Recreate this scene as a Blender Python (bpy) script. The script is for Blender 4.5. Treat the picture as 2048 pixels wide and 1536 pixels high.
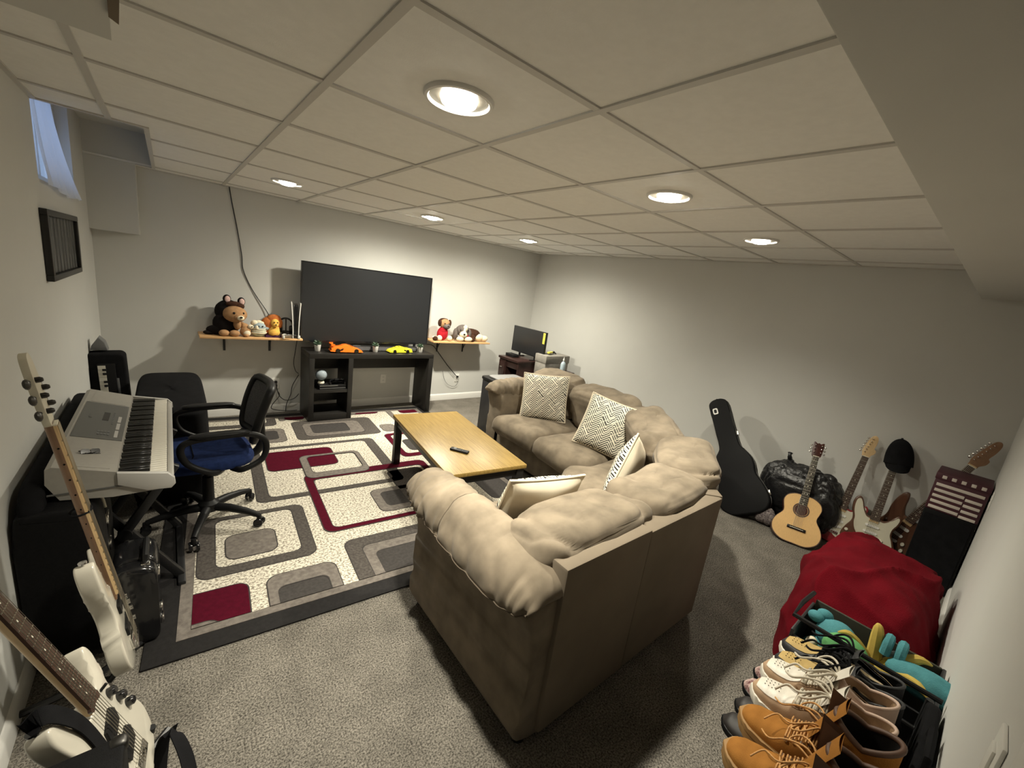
import bpy, bmesh, math, random
from mathutils import Vector, Matrix, Euler, noise
random.seed(7)
for o in list(bpy.data.objects): bpy.data.objects.remove(o)
S = bpy.context.scene
COL = S.collection
PI = math.pi

# ------------------------------------------------------------------ camera
f_px, pitch, roll, yaw = 823.54, -0.226226, 0.137458, 0.707819
fw = Vector((math.sin(yaw)*math.cos(pitch), math.cos(yaw)*math.cos(pitch), math.sin(pitch)))
rt = Vector((math.cos(yaw), -math.sin(yaw), 0)); up = rt.cross(fw)
cr = rt*math.cos(roll)+up*math.sin(roll); cu = -rt*math.sin(roll)+up*math.cos(roll)
cam = bpy.data.cameras.new('camera'); camo = bpy.data.objects.new('camera', cam); COL.objects.link(camo)
cam.sensor_fit = 'HORIZONTAL'; cam.sensor_width = 36; cam.lens = f_px/2048*36; cam.clip_start = .02
M = Matrix.Identity(4)
for i in range(3):
    M[i][0], M[i][1], M[i][2] = cr[i], cu[i], -fw[i]
M[2][3] = 1.635
camo.matrix_world = M
S.camera = camo
# ------------------------------------------------------------------ world, exposure
W = bpy.data.worlds.new('world'); S.world = W; W.use_nodes = True
bg = W.node_tree.nodes['Background']; bg.inputs[0].default_value = (.44, .62, 1.0, 1); bg.inputs[1].default_value = 1.2
S.view_settings.view_transform = 'Standard'; S.view_settings.look = 'None'
S.view_settings.gamma = 1; S.view_settings.exposure = 0.36
try: S.view_settings.use_curve_mapping = False
except Exception: pass
BULB_STRENGTH = 42.0
BULB_SCALE = (.6, 1.1, .4, .25, 2.2, 1.2)
BULB_COLOR = (1.0, .94, .78, 1)
SPOT_W = 235.0
SPOT_ANGLE = (100, 140, 125, 120, 174, 174)
SPOT_SCALE = (1.12, 1.0, .30, .16, 1.35, .74)      # dimmer and brighter bulbs, in LIGHTS order

# ------------------------------------------------------------------ materials
def nd(nt, t, **k):
    n = nt.nodes.new(t)
    for a, b in k.items():
        if a == 'ins':
            for i, v in b.items(): n.inputs[i].default_value = v
        else: setattr(n, a, b)
    return n
MATS = {}
def mat(name, col, rough=.6, var=0.0, vscale=8, bump=0.0, bscale=200, metal=0, spec=.5, sheen=0, col2=None, emis=None, estr=0, trans=0, alpha=1, coat=0, bdist=.002, vdetail=4, stretch=None):
    if rough >= .84 and spec == .5: spec = .10                     # cloth, carpet and plush have no glossy coat
    m = bpy.data.materials.new(name); m.use_nodes = True; nt = m.node_tree
    b = nt.nodes['Principled BSDF']
    c = tuple(col)+(1,)
    b.inputs['Base Color'].default_value = c; b.inputs['Roughness'].default_value = rough
    b.inputs['Metallic'].default_value = metal; b.inputs['Specular IOR Level'].default_value = spec
    b.inputs['Transmission Weight'].default_value = trans; b.inputs['Alpha'].default_value = alpha
    b.inputs['Coat Weight'].default_value = coat; b.inputs['Coat Roughness'].default_value = .1
    if sheen:
        b.inputs['Sheen Weight'].default_value = sheen; b.inputs['Sheen Roughness'].default_value = .5
    if emis:
        b.inputs['Emission Color'].default_value = tuple(emis)+(1,); b.inputs['Emission Strength'].default_value = estr
    tc = nd(nt, 'ShaderNodeTexCoord'); src = tc.outputs['Object']
    if stretch:
        mp = nd(nt, 'ShaderNodeMapping'); mp.inputs['Scale'].default_value = stretch
        nt.links.new(src, mp.inputs[0]); src = mp.outputs[0]
    if var or col2:
        n = nd(nt, 'ShaderNodeTexNoise'); n.inputs['Scale'].default_value = vscale; n.inputs['Detail'].default_value = vdetail
        nt.links.new(src, n.inputs['Vector'])
        r = nd(nt, 'ShaderNodeValToRGB')
        r.color_ramp.elements[0].position = .32; r.color_ramp.elements[1].position = .68
        c2 = col2 if col2 else tuple(min(1, x*(1+var)) for x in col)
        c1 = col if col2 else tuple(x*(1-var) for x in col)
        r.color_ramp.elements[0].color = tuple(c1)+(1,); r.color_ramp.elements[1].color = tuple(c2)+(1,)
        nt.links.new(n.outputs['Fac'], r.inputs[0]); nt.links.new(r.outputs[0], b.inputs['Base Color'])
    if bump:
        n = nd(nt, 'ShaderNodeTexNoise'); n.inputs['Scale'].default_value = bscale; n.inputs['Detail'].default_value = 3
        nt.links.new(src, n.inputs['Vector'])
        bp = nd(nt, 'ShaderNodeBump'); bp.inputs['Strength'].default_value = bump; bp.inputs['Distance'].default_value = bdist
        nt.links.new(n.outputs['Fac'], bp.inputs['Height']); nt.links.new(bp.outputs[0], b.inputs['Normal'])
    MATS[name] = m
    return m

mat('wall_paint', (.60,.598,.57), .75, .015, 3, .12, 260, bdist=.001)
mat('ceiling_tile', (.84,.835,.81), .8, .02, 30, .25, 320, bdist=.0015)
mat('ceiling_grid', (.56,.545,.515), .5)
mat('absorber_dark', (.10,.095,.085), .8)
mat('white_trim', (.74,.73,.70), .45)
mat('plate_white', (.78,.77,.73), .4)
mat('rug_black', (.016,.015,.015), .95, .15, 60, .5, 500, spec=.2)
mat('rug_taupe', (.145,.128,.114), .95, .22, 45, .5, 500)
mat('rug_dark', (.070,.062,.056), .95, .3, 70, .5, 500)
mat('rug_charcoal', (.046,.042,.040), .95, .15, 60, .5, 500)
mat('rug_crimson', (.060,.002,.010), .95, .15, 50, .5, 500)
mat('rug_edge', (.012,.012,.012), .95)
mat('sofa_suede', (.175,.143,.105), .92, .24, 9, .12, 700, sheen=.06)
mat('sofa_suede_dark', (.185,.152,.114), .92, .07, 5, .12, 700)
mat('seam', (.10,.08,.06), .9)
mat('pillow_cream', (.62,.55,.43), .85, .05, 12, .2, 600)
mat('black_wood', (.013,.012,.011), .38, .25, 30, .1, 90, stretch=(1,12,12))
mat('tv_black', (.008,.008,.009), .3)
mat('tv_screen', (.016,.017,.019), .28, spec=.45)
mat('black_plastic', (.010,.010,.0105), .45, spec=.22)
mat('black_gloss', (.01,.01,.011), .14, spec=.6)
mat('black_tolex', (.006,.006,.0065), .55, .2, 120, .3, 420, spec=.12)
mat('black_cloth', (.009,.009,.010), .95, .2, 20, .3, 500)
mat('black_metal', (.015,.015,.016), .35)
mat('bag_plastic', (.010,.010,.011), .33, bump=.5, bscale=40, bdist=.01, spec=.5)
mat('chrome', (.75,.74,.72), .16, metal=1)
mat('gunmetal', (.085,.082,.078), .42, metal=1)
mat('grey_plastic', (.15,.153,.153), .45)
mat('grey_light', (.42,.41,.39), .45)
mat('silver_plastic', (.31,.295,.265), .4, .03, 60)
mat('panel_grey', (.105,.105,.10), .4)
mat('key_white', (.66,.63,.55), .25)
mat('key_black', (.010,.010,.010), .25)
mat('blue_seat', (.016,.03,.10), .9, .2, 40, .4, 600)
mat('mesh_grey', (.10,.10,.105), .85, .3, 160, .6, 500)
mat('guitar_white', (.62,.585,.50), .18, coat=.5)
mat('pickguard_cream', (.62,.59,.47), .3)
mat('maple', (.27,.150,.082), .35, .15, 14, stretch=(6,1,6))
mat('maple_light', (.60,.42,.22), .35, .1, 14, stretch=(6,1,6))
mat('rosewood', (.060,.030,.020), .45, .3, 20, stretch=(8,1,8))
mat('spruce', (.66,.42,.18), .3, .07, 40, coat=.3, stretch=(10,1,1))
mat('mahogany', (.05,.014,.010), .35, .2, 20)
mat('red_finish', (.22,.012,.018), .25, coat=.5)
mat('brown_finish', (.10,.045,.025), .3, coat=.4)
mat('string_metal', (.45,.42,.36), .35, metal=1)
mat('ivory', (.72,.68,.56), .4)
mat('shelf_wood', (.62,.37,.17), .45, .12, 9, stretch=(1,10,10))
mat('red_blanket', (.12,.003,.008), .95, .15, 9, .8, 260, bdist=.004)
mat('white_fabric', (.75,.76,.78), .9, bump=.2, bscale=500)
mat('brown_plush', (.055,.026,.016), .95, .25, 30, .7, 300)
mat('black_plush', (.012,.010,.010), .95, .2, 30, .7, 300)
mat('tan_plush', (.40,.23,.115), .95, .15, 40, .6, 300)
mat('cream_plush', (.74,.66,.50), .95, .08, 40, .6, 300)
mat('pink_plush', (.72,.50,.46), .95, .08, 40, .5, 300)
mat('grey_plush', (.13,.11,.10), .95, .2, 40, .6, 300)
mat('mint_plush', (.42,.50,.44), .95, .15, 40, .6, 300)
mat('paleblue_plush', (.33,.40,.43), .95, .15, 40, .6, 300)
mat('orange_plush', (.42,.13,.035), .95, .2, 40, .6, 300)
mat('yellow_plush', (.78,.46,.10), .95, .1, 40, .5, 300)
mat('red_knit', (.40,.018,.028), .95, .15, 60, .6, 300)
mat('purple_cloth', (.045,.015,.035), .9, .2, 40, .4, 300)
mat('teal_plush', (.075,.24,.27), .95, .15, 30, .6, 260)
mat('green_plush', (.12,.34,.13), .95, .12, 30, .6, 260)
mat('banana_yellow', (.50,.37,.09), .9, .1, 30)
mat('olive_box', (.035,.035,.022), .7)
mat('orange_paint', (.80,.17,.012), .22, coat=.6)
mat('yellow_paint', (.78,.68,.03), .22, coat=.6)
mat('dark_glass', (.012,.012,.014), .08, spec=.7)
mat('leaf_dark', (.020,.045,.022), .5, .3, 60)
mat('globe_glass', (.45,.52,.58), .08, spec=.7, trans=.4)
mat('desk_brown', (.030,.014,.012), .35, .2, 20)
mat('tool_grey', (.25,.235,.21), .6, .1, 30)
mat('tool_yellow', (.70,.62,.08), .5)
mat('bottle_blue', (.42,.52,.58), .25)
mat('maroon', (.060,.014,.022), .6)
mat('off_white', (.62,.56,.50), .6)
mat('boot_tan', (.29,.125,.027), .85, .15, 22, .35, 450)
mat('boot_collar', (.085,.040,.022), .6, .1, 30)
mat('boot_sole', (.30,.17,.06), .7)
mat('boot_lace', (.52,.27,.09), .7, .2, 200)
mat('boot_dark', (.016,.013,.012), .6)
mat('leather_white', (.66,.62,.54), .45, .02, 60, .15, 300)
mat('leather_tan', (.40,.27,.165), .7, .08, 40, .2, 400)
mat('leather_pinkish', (.52,.38,.30), .7, .06, 40)
mat('lace_cream', (.55,.50,.41), .85, .06, 300, .3, 900)
mat('leather_black', (.022,.022,.024), .5, .15, 60, .2, 300)
mat('nubuck_gold', (.42,.29,.10), .75, .08, 40, .2, 400)
mat('nubuck_cream', (.58,.46,.28), .75, .08, 40, .2, 400)
mat('sole_white', (.66,.62,.54), .5)
mat('knit_pattern', (.10,.03,.035), .9, col2=(.55,.42,.38), vscale=70, bump=.3)
mat('patterned_cloth', (.06,.045,.05), .9, col2=(.34,.30,.29), vscale=70)
mat('bin_plastic', (.02,.02,.022), .4)
mat('trash_lid', (.20,.20,.20), .35)
mat('eye_black', (.006,.005,.005), .15)
mat('cable_black', (.010,.010,.010), .5)
mat('bulb', (1,.9,.75), .4, emis=BULB_COLOR[:3], estr=BULB_STRENGTH)
mat('can_reflector', (.10,.085,.06), .4)
mat('purple_bag', (.05,.03,.09), .8)

def custom_carpet():
    m = mat('carpet', (.2,.2,.2), .98); nt = m.node_tree; b = nt.nodes['Principled BSDF']
    tc = nd(nt, 'ShaderNodeTexCoord')
    n1 = nd(nt, 'ShaderNodeTexNoise', ins={'Scale': 150, 'Detail': 3, 'Roughness': .7})
    n2 = nd(nt, 'ShaderNodeTexNoise', ins={'Scale': 5.5, 'Detail': 5, 'Roughness': .6})
    for n in (n1, n2): nt.links.new(tc.outputs['Object'], n.inputs['Vector'])
    r1 = nd(nt, 'ShaderNodeValToRGB'); e = r1.color_ramp.elements
    e[0].position = .36; e[0].color = (.060,.054,.046,1); e[1].position = .64; e[1].color = (.335,.308,.265,1)
    r2 = nd(nt, 'ShaderNodeValToRGB'); e = r2.color_ramp.elements
    e[0].position = .35; e[0].color = (.80,.80,.80,1); e[1].position = .65; e[1].color = (1.12,1.12,1.12,1)
    nt.links.new(n1.outputs['Fac'], r1.inputs[0]); nt.links.new(n2.outputs['Fac'], r2.inputs[0])
    mx = nd(nt, 'ShaderNodeMix', data_type='RGBA', blend_type='MULTIPLY'); mx.inputs[0].default_value = 1
    nt.links.new(r1.outputs[0], mx.inputs[6]); nt.links.new(r2.outputs[0], mx.inputs[7])
    nt.links.new(mx.outputs[2], b.inputs['Base Color'])
    bp = nd(nt, 'ShaderNodeBump', ins={'Strength': .9, 'Distance': .012}); nt.links.new(n1.outputs['Fac'], bp.inputs['Height'])
    nt.links.new(bp.outputs[0], b.inputs['Normal'])
custom_carpet()
def custom_rugfield():
    m = mat('rug_field', (.6,.57,.5), .97); nt = m.node_tree; b = nt.nodes['Principled BSDF']
    tc = nd(nt, 'ShaderNodeTexCoord')
    n1 = nd(nt, 'ShaderNodeTexNoise', ins={'Scale': 75, 'Detail': 2.5, 'Roughness': .65})
    mp = nd(nt, 'ShaderNodeMapping'); mp.inputs['Scale'].default_value = (1, 1.4, 1)
    nt.links.new(tc.outputs['Object'], mp.inputs[0]); nt.links.new(mp.outputs[0], n1.inputs['Vector'])
    r1 = nd(nt, 'ShaderNodeValToRGB'); e = r1.color_ramp.elements
    e[0].position = .41; e[0].color = (.20,.175,.14,1); e[1].position = .54; e[1].color = (.62,.58,.49,1)
    nt.links.new(n1.outputs['Fac'], r1.inputs[0]); nt.links.new(r1.outputs[0], b.inputs['Base Color'])
    bp = nd(nt, 'ShaderNodeBump', ins={'Strength': .5, 'Distance': .004}); nt.links.new(n1.outputs['Fac'], bp.inputs['Height'])
    nt.links.new(bp.outputs[0], b.inputs['Normal'])
custom_rugfield()
def custom_wood():
    m = mat('table_oak', (.6,.4,.17), .42); nt = m.node_tree; b = nt.nodes['Principled BSDF']
    tc = nd(nt, 'ShaderNodeTexCoord')
    mp = nd(nt, 'ShaderNodeMapping'); mp.inputs['Scale'].default_value = (26, 1.6, 20)
    n1 = nd(nt, 'ShaderNodeTexNoise', ins={'Scale': 3.2, 'Detail': 6, 'Roughness': .65, 'Distortion': .4})
    nt.links.new(tc.outputs['Object'], mp.inputs[0]); nt.links.new(mp.outputs[0], n1.inputs['Vector'])
    r1 = nd(nt, 'ShaderNodeValToRGB'); e = r1.color_ramp.elements
    e[0].position = .36; e[0].color = (.215,.135,.032,1); e[1].position = .62; e[1].color = (.32,.212,.062,1)
    nt.links.new(n1.outputs['Fac'], r1.inputs[0]); nt.links.new(r1.outputs[0], b.inputs['Base Color'])
custom_wood()
def custom_pillow():
    # broken herringbone of dark dashes on cream; u, v = the pillow's own x, z
    m = mat('pillow_pattern', (.7,.66,.55), .85); nt = m.node_tree; b = nt.nodes['Principled BSDF']
    L = nt.links.new
    tc = nd(nt, 'ShaderNodeTexCoord'); sp = nd(nt, 'ShaderNodeSeparateXYZ'); L(tc.outputs['Object'], sp.inputs[0])
    def mth(op, a, b_=None, c=None):
        n = nd(nt, 'ShaderNodeMath', operation=op)
        for i, v in enumerate((a, b_, c)):
            if v is None: continue
            if isinstance(v, (int, float)): n.inputs[i].default_value = v
            else: L(v, n.inputs[i])
        return n.outputs[0]
    u, v = sp.outputs[0], sp.outputs[1]
    per = .115
    a = mth('ADD', mth('DIVIDE', u, per), 50.0)
    tri = mth('ABSOLUTE', mth('SUBTRACT', mth('MULTIPLY', mth('FRACT', a), 2.0), 1.0))       # zig-zag 0..1
    zz = mth('ADD', v, mth('MULTIPLY', tri, per*.5))
    blk = mth('FLOOR', mth('DIVIDE', mth('ADD', u, v), .060))
    wn = nd(nt, 'ShaderNodeTexWhiteNoise', noise_dimensions='1D'); L(blk, wn.inputs['W'])
    sh = mth('MULTIPLY', mth('GREATER_THAN', wn.outputs['Value'], .5), .5)
    s = mth('FRACT', mth('ADD', mth('ADD', mth('DIVIDE', zz, .021), sh), 100.0))
    band = mth('LESS_THAN', mth('ABSOLUTE', mth('SUBTRACT', s, .5)), .22)
    blk2 = mth('FRACT', mth('ADD', mth('DIVIDE', mth('SUBTRACT', u, v), .060), 100.0))
    gap = mth('GREATER_THAN', blk2, .10)
    k = mth('MULTIPLY', band, gap)
    mx = nd(nt, 'ShaderNodeMix', data_type='RGBA'); L(k, mx.inputs[0])
    mx.inputs[6].default_value = (.70,.66,.55,1); mx.inputs[7].default_value = (.018,.018,.02,1)
    L(mx.outputs[2], b.inputs['Base Color'])
custom_pillow()
# curtain: thin white cloth that lets the daylight through
def custom_curtain():
    m = bpy.data.materials.new('curtain_sheer'); m.use_nodes = True; nt = m.node_tree; nt.nodes.clear()
    out = nd(nt, 'ShaderNodeOutputMaterial'); d = nd(nt, 'ShaderNodeBsdfDiffuse'); t = nd(nt, 'ShaderNodeBsdfTranslucent')
    d.inputs[0].default_value = (.78,.78,.78,1); t.inputs[0].default_value = (.75,.77,.80,1)
    mx = nd(nt, 'ShaderNodeMixShader'); mx.inputs[0].default_value = .5
    nt.links.new(d.outputs[0], mx.inputs[1]); nt.links.new(t.outputs[0], mx.inputs[2]); nt.links.new(mx.outputs[0], out.inputs[0])
    MATS['curtain'] = m
custom_curtain()
def custom_glass():
    m = bpy.data.materials.new('window_glass'); m.use_nodes = True; nt = m.node_tree; nt.nodes.clear()
    out = nd(nt, 'ShaderNodeOutputMaterial'); t = nd(nt, 'ShaderNodeBsdfTransparent'); g = nd(nt, 'ShaderNodeBsdfGlossy')
    g.inputs['Roughness'].default_value = .02
    mx = nd(nt, 'ShaderNodeMixShader'); mx.inputs[0].default_value = .08
    nt.links.new(t.outputs[0], mx.inputs[1]); nt.links.new(g.outputs[0], mx.inputs[2]); nt.links.new(mx.outputs[0], out.inputs[0])
    MATS['window_glass'] = m
custom_glass()

# ------------------------------------------------------------------ mesh builder
def V3(p): return Vector((p[0], p[1], p[2] if len(p) > 2 else 0))
def T(x=0, y=0, z=0): return Matrix.Translation((x, y, z))
def RX(a): return Matrix.Rotation(a, 4, 'X')
def RY(a): return Matrix.Rotation(a, 4, 'Y')
def RZ(a): return Matrix.Rotation(a, 4, 'Z')
def SC(x, y, z): return Matrix.Diagonal((x, y, z, 1))
def frame(o, ex, ey, ez):
    m = Matrix.Identity(4)
    for i in range(3): m[i][0], m[i][1], m[i][2], m[i][3] = ex[i], ey[i], ez[i], o[i]
    return m
def frame_from(o, yaxis, znear):
    ey = V3(yaxis).normalized(); ez = V3(znear); ez = (ez-ey*ez.dot(ey)).normalized(); ex = ey.cross(ez)
    return frame(o, ex, ey, ez)
def catmull(p, closed=True, per=6):
    n = len(p); out = []; p = [Vector(q) for q in p]
    rng = range(n) if closed else range(n-1)
    for i in rng:
        if closed: a, b, c, d = p[i-1], p[i], p[(i+1) % n], p[(i+2) % n]
        else: a, b, c, d = p[max(i-1, 0)], p[i], p[i+1], p[min(i+2, n-1)]
        for k in range(per):
            t = k/per
            out.append(.5*((2*b)+(c-a)*t+(2*a-5*b+4*c-d)*t*t+(3*b-a-3*c+d)*t**3))
    if not closed: out.append(p[-1])
    return out
def rrect(x0, y0, x1, y1, r, n=5):
    r = min(r, (x1-x0)/2*.99, (y1-y0)/2*.99); out = []
    for cx, cy, a0 in ((x1-r, y1-r, 0), (x0+r, y1-r, 90), (x0+r, y0+r, 180), (x1-r, y0+r, 270)):
        for k in range(n+1):
            a = math.radians(a0+90*k/n); out.append((cx+r*math.cos(a), cy+r*math.sin(a)))
    return out
class MB:
    def __init__(s): s.v = []; s.f = []; s.m = []
    def add(s, vs, fs, M=None, mi=0):
        o = len(s.v); s.v += [(M @ V3(v)) if M else V3(v) for v in vs]
        s.f += [tuple(i+o for i in f) for f in fs]; s.m += [mi]*len(fs); return s
    def addbm(s, bm, M=None, mi=0):
        bm.verts.ensure_lookup_table(); bm.verts.index_update()
        s.add([v.co.copy() for v in bm.verts], [[v.index for v in f.verts] for f in bm.faces], M, mi); bm.free(); return s
    def box(s, lo, hi, bev=0, M=None, mi=0, seg=2):
        lo, hi = Vector(lo), Vector(hi)
        bm = bmesh.new(); bmesh.ops.create_cube(bm, size=1)
        c = (lo+hi)/2; d = hi-lo
        for v in bm.verts: v.co = Vector((c.x+v.co.x*d.x, c.y+v.co.y*d.y, c.z+v.co.z*d.z))
        if bev: bmesh.ops.bevel(bm, geom=bm.edges[:], offset=bev, segments=seg, affect='EDGES', profile=.5)
        return s.addbm(bm, M, mi)
    def prism(s, pts, z0, z1, bev=0, M=None, mi=0, seg=2):
        bm = bmesh.new()
        vs = [bm.verts.new((p[0], p[1], z0)) for p in pts]
        f = bm.faces.new(vs); f.normal_update()
        if f.normal.z > 0: f.normal_flip()
        r = bmesh.ops.extrude_face_region(bm, geom=[f])
        nv = [g for g in r['geom'] if isinstance(g, bmesh.types.BMVert)]
        for v in nv: v.co.z = z1
        if bev:
            bm.edges.ensure_lookup_table()
            ed = [e for e in bm.edges if abs(e.verts[0].co.z-e.verts[1].co.z) < 1e-7]
            bmesh.ops.bevel(bm, geom=ed, offset=bev, segments=seg, affect='EDGES', profile=.5)
        bmesh.ops.recalc_face_normals(bm, faces=bm.faces[:])
        return s.addbm(bm, M, mi)
    def ring(s, outer, inner, z0, z1, M=None, mi=0):     # same point count
        n = len(outer); vs = []
        for z in (z0, z1):
            vs += [(p[0], p[1], z) for p in outer]; vs += [(p[0], p[1], z) for p in inner]
        fs = []
        for i in range(n):
            j = (i+1) % n
            fs.append((2*n+i, 2*n+j, 3*n+j, 3*n+i)); fs.append((i, n+i, n+j, j))
            fs.append((i, j, 2*n+j, 2*n+i)); fs.append((n+i, 3*n+i, 3*n+j, n+j))
        return s.add(vs, fs, M, mi)
    def tube(s, pts, r, n=8, M=None, mi=0, caps=True, closed=False):
        pts = [V3(p) for p in pts]; N = len(pts)
        rs = r if isinstance(r, (list, tuple)) else [r]*N
        vs = []; fs = []; prev = None
        for i, p in enumerate(pts):
            if closed: d = pts[(i+1) % N]-pts[i-1]
            else: d = pts[min(i+1, N-1)]-pts[max(i-1, 0)]
            d.normalize()
            if prev is None:
                a = Vector((0, 0, 1)) if abs(d.z) < .9 else Vector((1, 0, 0)); x = d.cross(a).normalized()
            else: x = (prev-d*prev.dot(d)).normalized()
            prev = x; y = d.cross(x)
            for k in range(n):
                t = 2*PI*k/n; vs.append(p+(x*math.cos(t)+y*math.sin(t))*rs[i])
        for i in range(N if closed else N-1):
            i2 = (i+1) % N
            for k in range(n):
                k2 = (k+1) % n; fs.append((i*n+k, i*n+k2, i2*n+k2, i2*n+k))
        if caps and not closed:
            fs.append(tuple(range(n))[::-1]); fs.append(tuple((N-1)*n+k for k in range(n)))
        return s.add(vs, fs, M, mi)
    def lathe(s, prof, n=24, M=None, mi=0):
        vs = []; fs = []; N = len(prof)
        for r, z in prof:
            for k in range(n):
                t = 2*PI*k/n; vs.append((r*math.cos(t), r*math.sin(t), z))
        for i in range(N-1):
            for k in range(n):
                k2 = (k+1) % n; fs.append((i*n+k, i*n+k2, (i+1)*n+k2, (i+1)*n+k))
        if prof[0][0] > 1e-5: fs.append(tuple(range(n))[::-1])
        if prof[-1][0] > 1e-5: fs.append(tuple((N-1)*n+k for k in range(n)))
        return s.add(vs, fs, M, mi)
    def ell(s, c, r, M=None, mi=0, nu=16, nv=10, pw=1.0, wob=0, seed=0, wf=6):
        vs = []; fs = []
        def sg(x): return math.copysign(abs(x)**pw, x)
        for j in range(nv+1):
            ph = -PI/2+PI*j/nv
            for i in range(nu):
                th = 2*PI*i/nu
                p = Vector((sg(math.cos(ph))*sg(math.cos(th))*r[0], sg(math.cos(ph))*sg(math.sin(th))*r[1], sg(math.sin(ph))*r[2]))
                if wob:
                    q = p*wf+Vector((seed, seed*1.7, 0)); p = p*(1+wob*noise.noise(q))
                vs.append(Vector(c)+p)
        for j in range(nv):
            for i in range(nu):
                i2 = (i+1) % nu
                fs.append((j*nu+i, j*nu+i2, (j+1)*nu+i2, (j+1)*nu+i))
        return s.add(vs, fs, M, mi)
    def grid(s, fn, nu, nv, M=None, mi=0, cu=False):
        vs = [fn(i/(nu if cu else nu-1), j/(nv-1)) for j in range(nv) for i in range(nu)]; fs = []
        for j in range(nv-1):
            for i in range(nu if cu else nu-1):
                i2 = (i+1) % nu; fs.append((j*nu+i, j*nu+i2, (j+1)*nu+i2, (j+1)*nu+i))
        return s.add(vs, fs, M, mi)
    def build(s, name, mats, parent=None, ang=40, M=None, flat=False):
        me = bpy.data.meshes.new(name)
        me.from_pydata([tuple(M @ v) if M else tuple(v) for v in s.v], [], s.f)
        if not isinstance(mats, (list, tuple)): mats = [mats]
        for m in mats: me.materials.append(MATS[m])
        if len(mats) > 1: me.polygons.foreach_set('material_index', s.m)
        bm = bmesh.new(); bm.from_mesh(me); bmesh.ops.remove_doubles(bm, verts=bm.verts[:], dist=1e-6)
        bmesh.ops.recalc_face_normals(bm, faces=bm.faces[:]); bm.to_mesh(me); bm.free()
        if not flat:
            me.polygons.foreach_set('use_smooth', [True]*len(me.polygons)); me.set_sharp_from_angle(angle=math.radians(ang))
        me.update()
        o = bpy.data.objects.new(name, me); COL.objects.link(o)
        if parent: o.parent = parent
        return o
def tag(o, label=None, cat=None, group=None, kind=None):
    if label: o['label'] = label
    if cat: o['category'] = cat
    if group: o['group'] = group
    if kind: o['kind'] = kind
    return o
def root(name, label, cat, M=None, group=None):
    o = bpy.data.objects.new(name, None); COL.objects.link(o); o.empty_display_size = .05
    if M is not None: o.matrix_world = M
    return tag(o, label, cat, group)
def share(src, name, parent, loc=(0, 0, 0), rot=(0, 0, 0)):
    o = bpy.data.objects.new(name, src.data); COL.objects.link(o); o.parent = parent; o.location = loc; o.rotation_euler = rot
    return o
def struct(name, mb, m, parent=None, **k):
    o = mb.build(name, m, parent, **k)
    if parent is None: o['kind'] = 'structure'
    return o
def copy_tree(r, M, label=None, group=None):
    c = r.copy(); COL.objects.link(c); c.matrix_world = M
    if label: c['label'] = label
    if group: c['group'] = group
    for ch in list(r.children):
        d = ch.copy(); COL.objects.link(d); d.parent = c
        for g in list(ch.children):
            e = g.copy(); COL.objects.link(e); e.parent = d
    return c
# ------------------------------------------------------------------ the room
XL, XR, YN, YF, ZC = -.46, 4.33, -.14, 4.82, 2.18
struct('floor', MB().box((XL-.1, YN-.1, -.1), (XR+.1, YF+.1, 0)), 'carpet')
struct('wall_back', MB().box((XL-.12, YF, 0), (XR+.12, YF+.12, 2.5)), 'wall_paint')
struct('wall_right', MB().box((XR, YN-.12, 0), (XR+.12, YF, 2.5)), 'wall_paint')
DX = .72                                             # doorway guessed from the switch; unseen dark box behind added to cut bounced light
struct('wall_front', MB().box((DX, YN-.12, 0), (XR, YN, 2.5)).box((XL-.12, YN-.12, 2.0), (DX, YN, 2.5)), 'wall_paint')
absorber_box = MB().box((XL-.12, -1.9, -.1), (DX+.5, -1.8, 2.5)).box((XL-.24, -1.9, -.1), (XL-.12, YN-.0, 2.5)).box((DX+.4, -1.9, -.1), (DX+.5, YN-.12, 2.5)).box((XL-.12, -1.9, 2.4), (DX+.5, YN-.12, 2.5)).box((XL-.12, -1.9, -.1), (DX+.5, YN-.1, .0))
struct('trim_6', absorber_box, 'absorber_dark')
WY0, WY1, WZ0, WZ1 = 3.10, 4.16, 1.84, 2.40
wl = MB()
wl.box((XL-.2, YN, 0), (XL, WY0, 2.5)); wl.box((XL-.2, WY1, 0), (XL, YF, 2.5))
wl.box((XL-.2, WY0, 0), (XL, WY1, WZ0)); wl.box((XL-.2, WY0, WZ1), (XL, WY1, 2.5))
struct('wall_left', wl, 'wall_paint')
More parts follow.
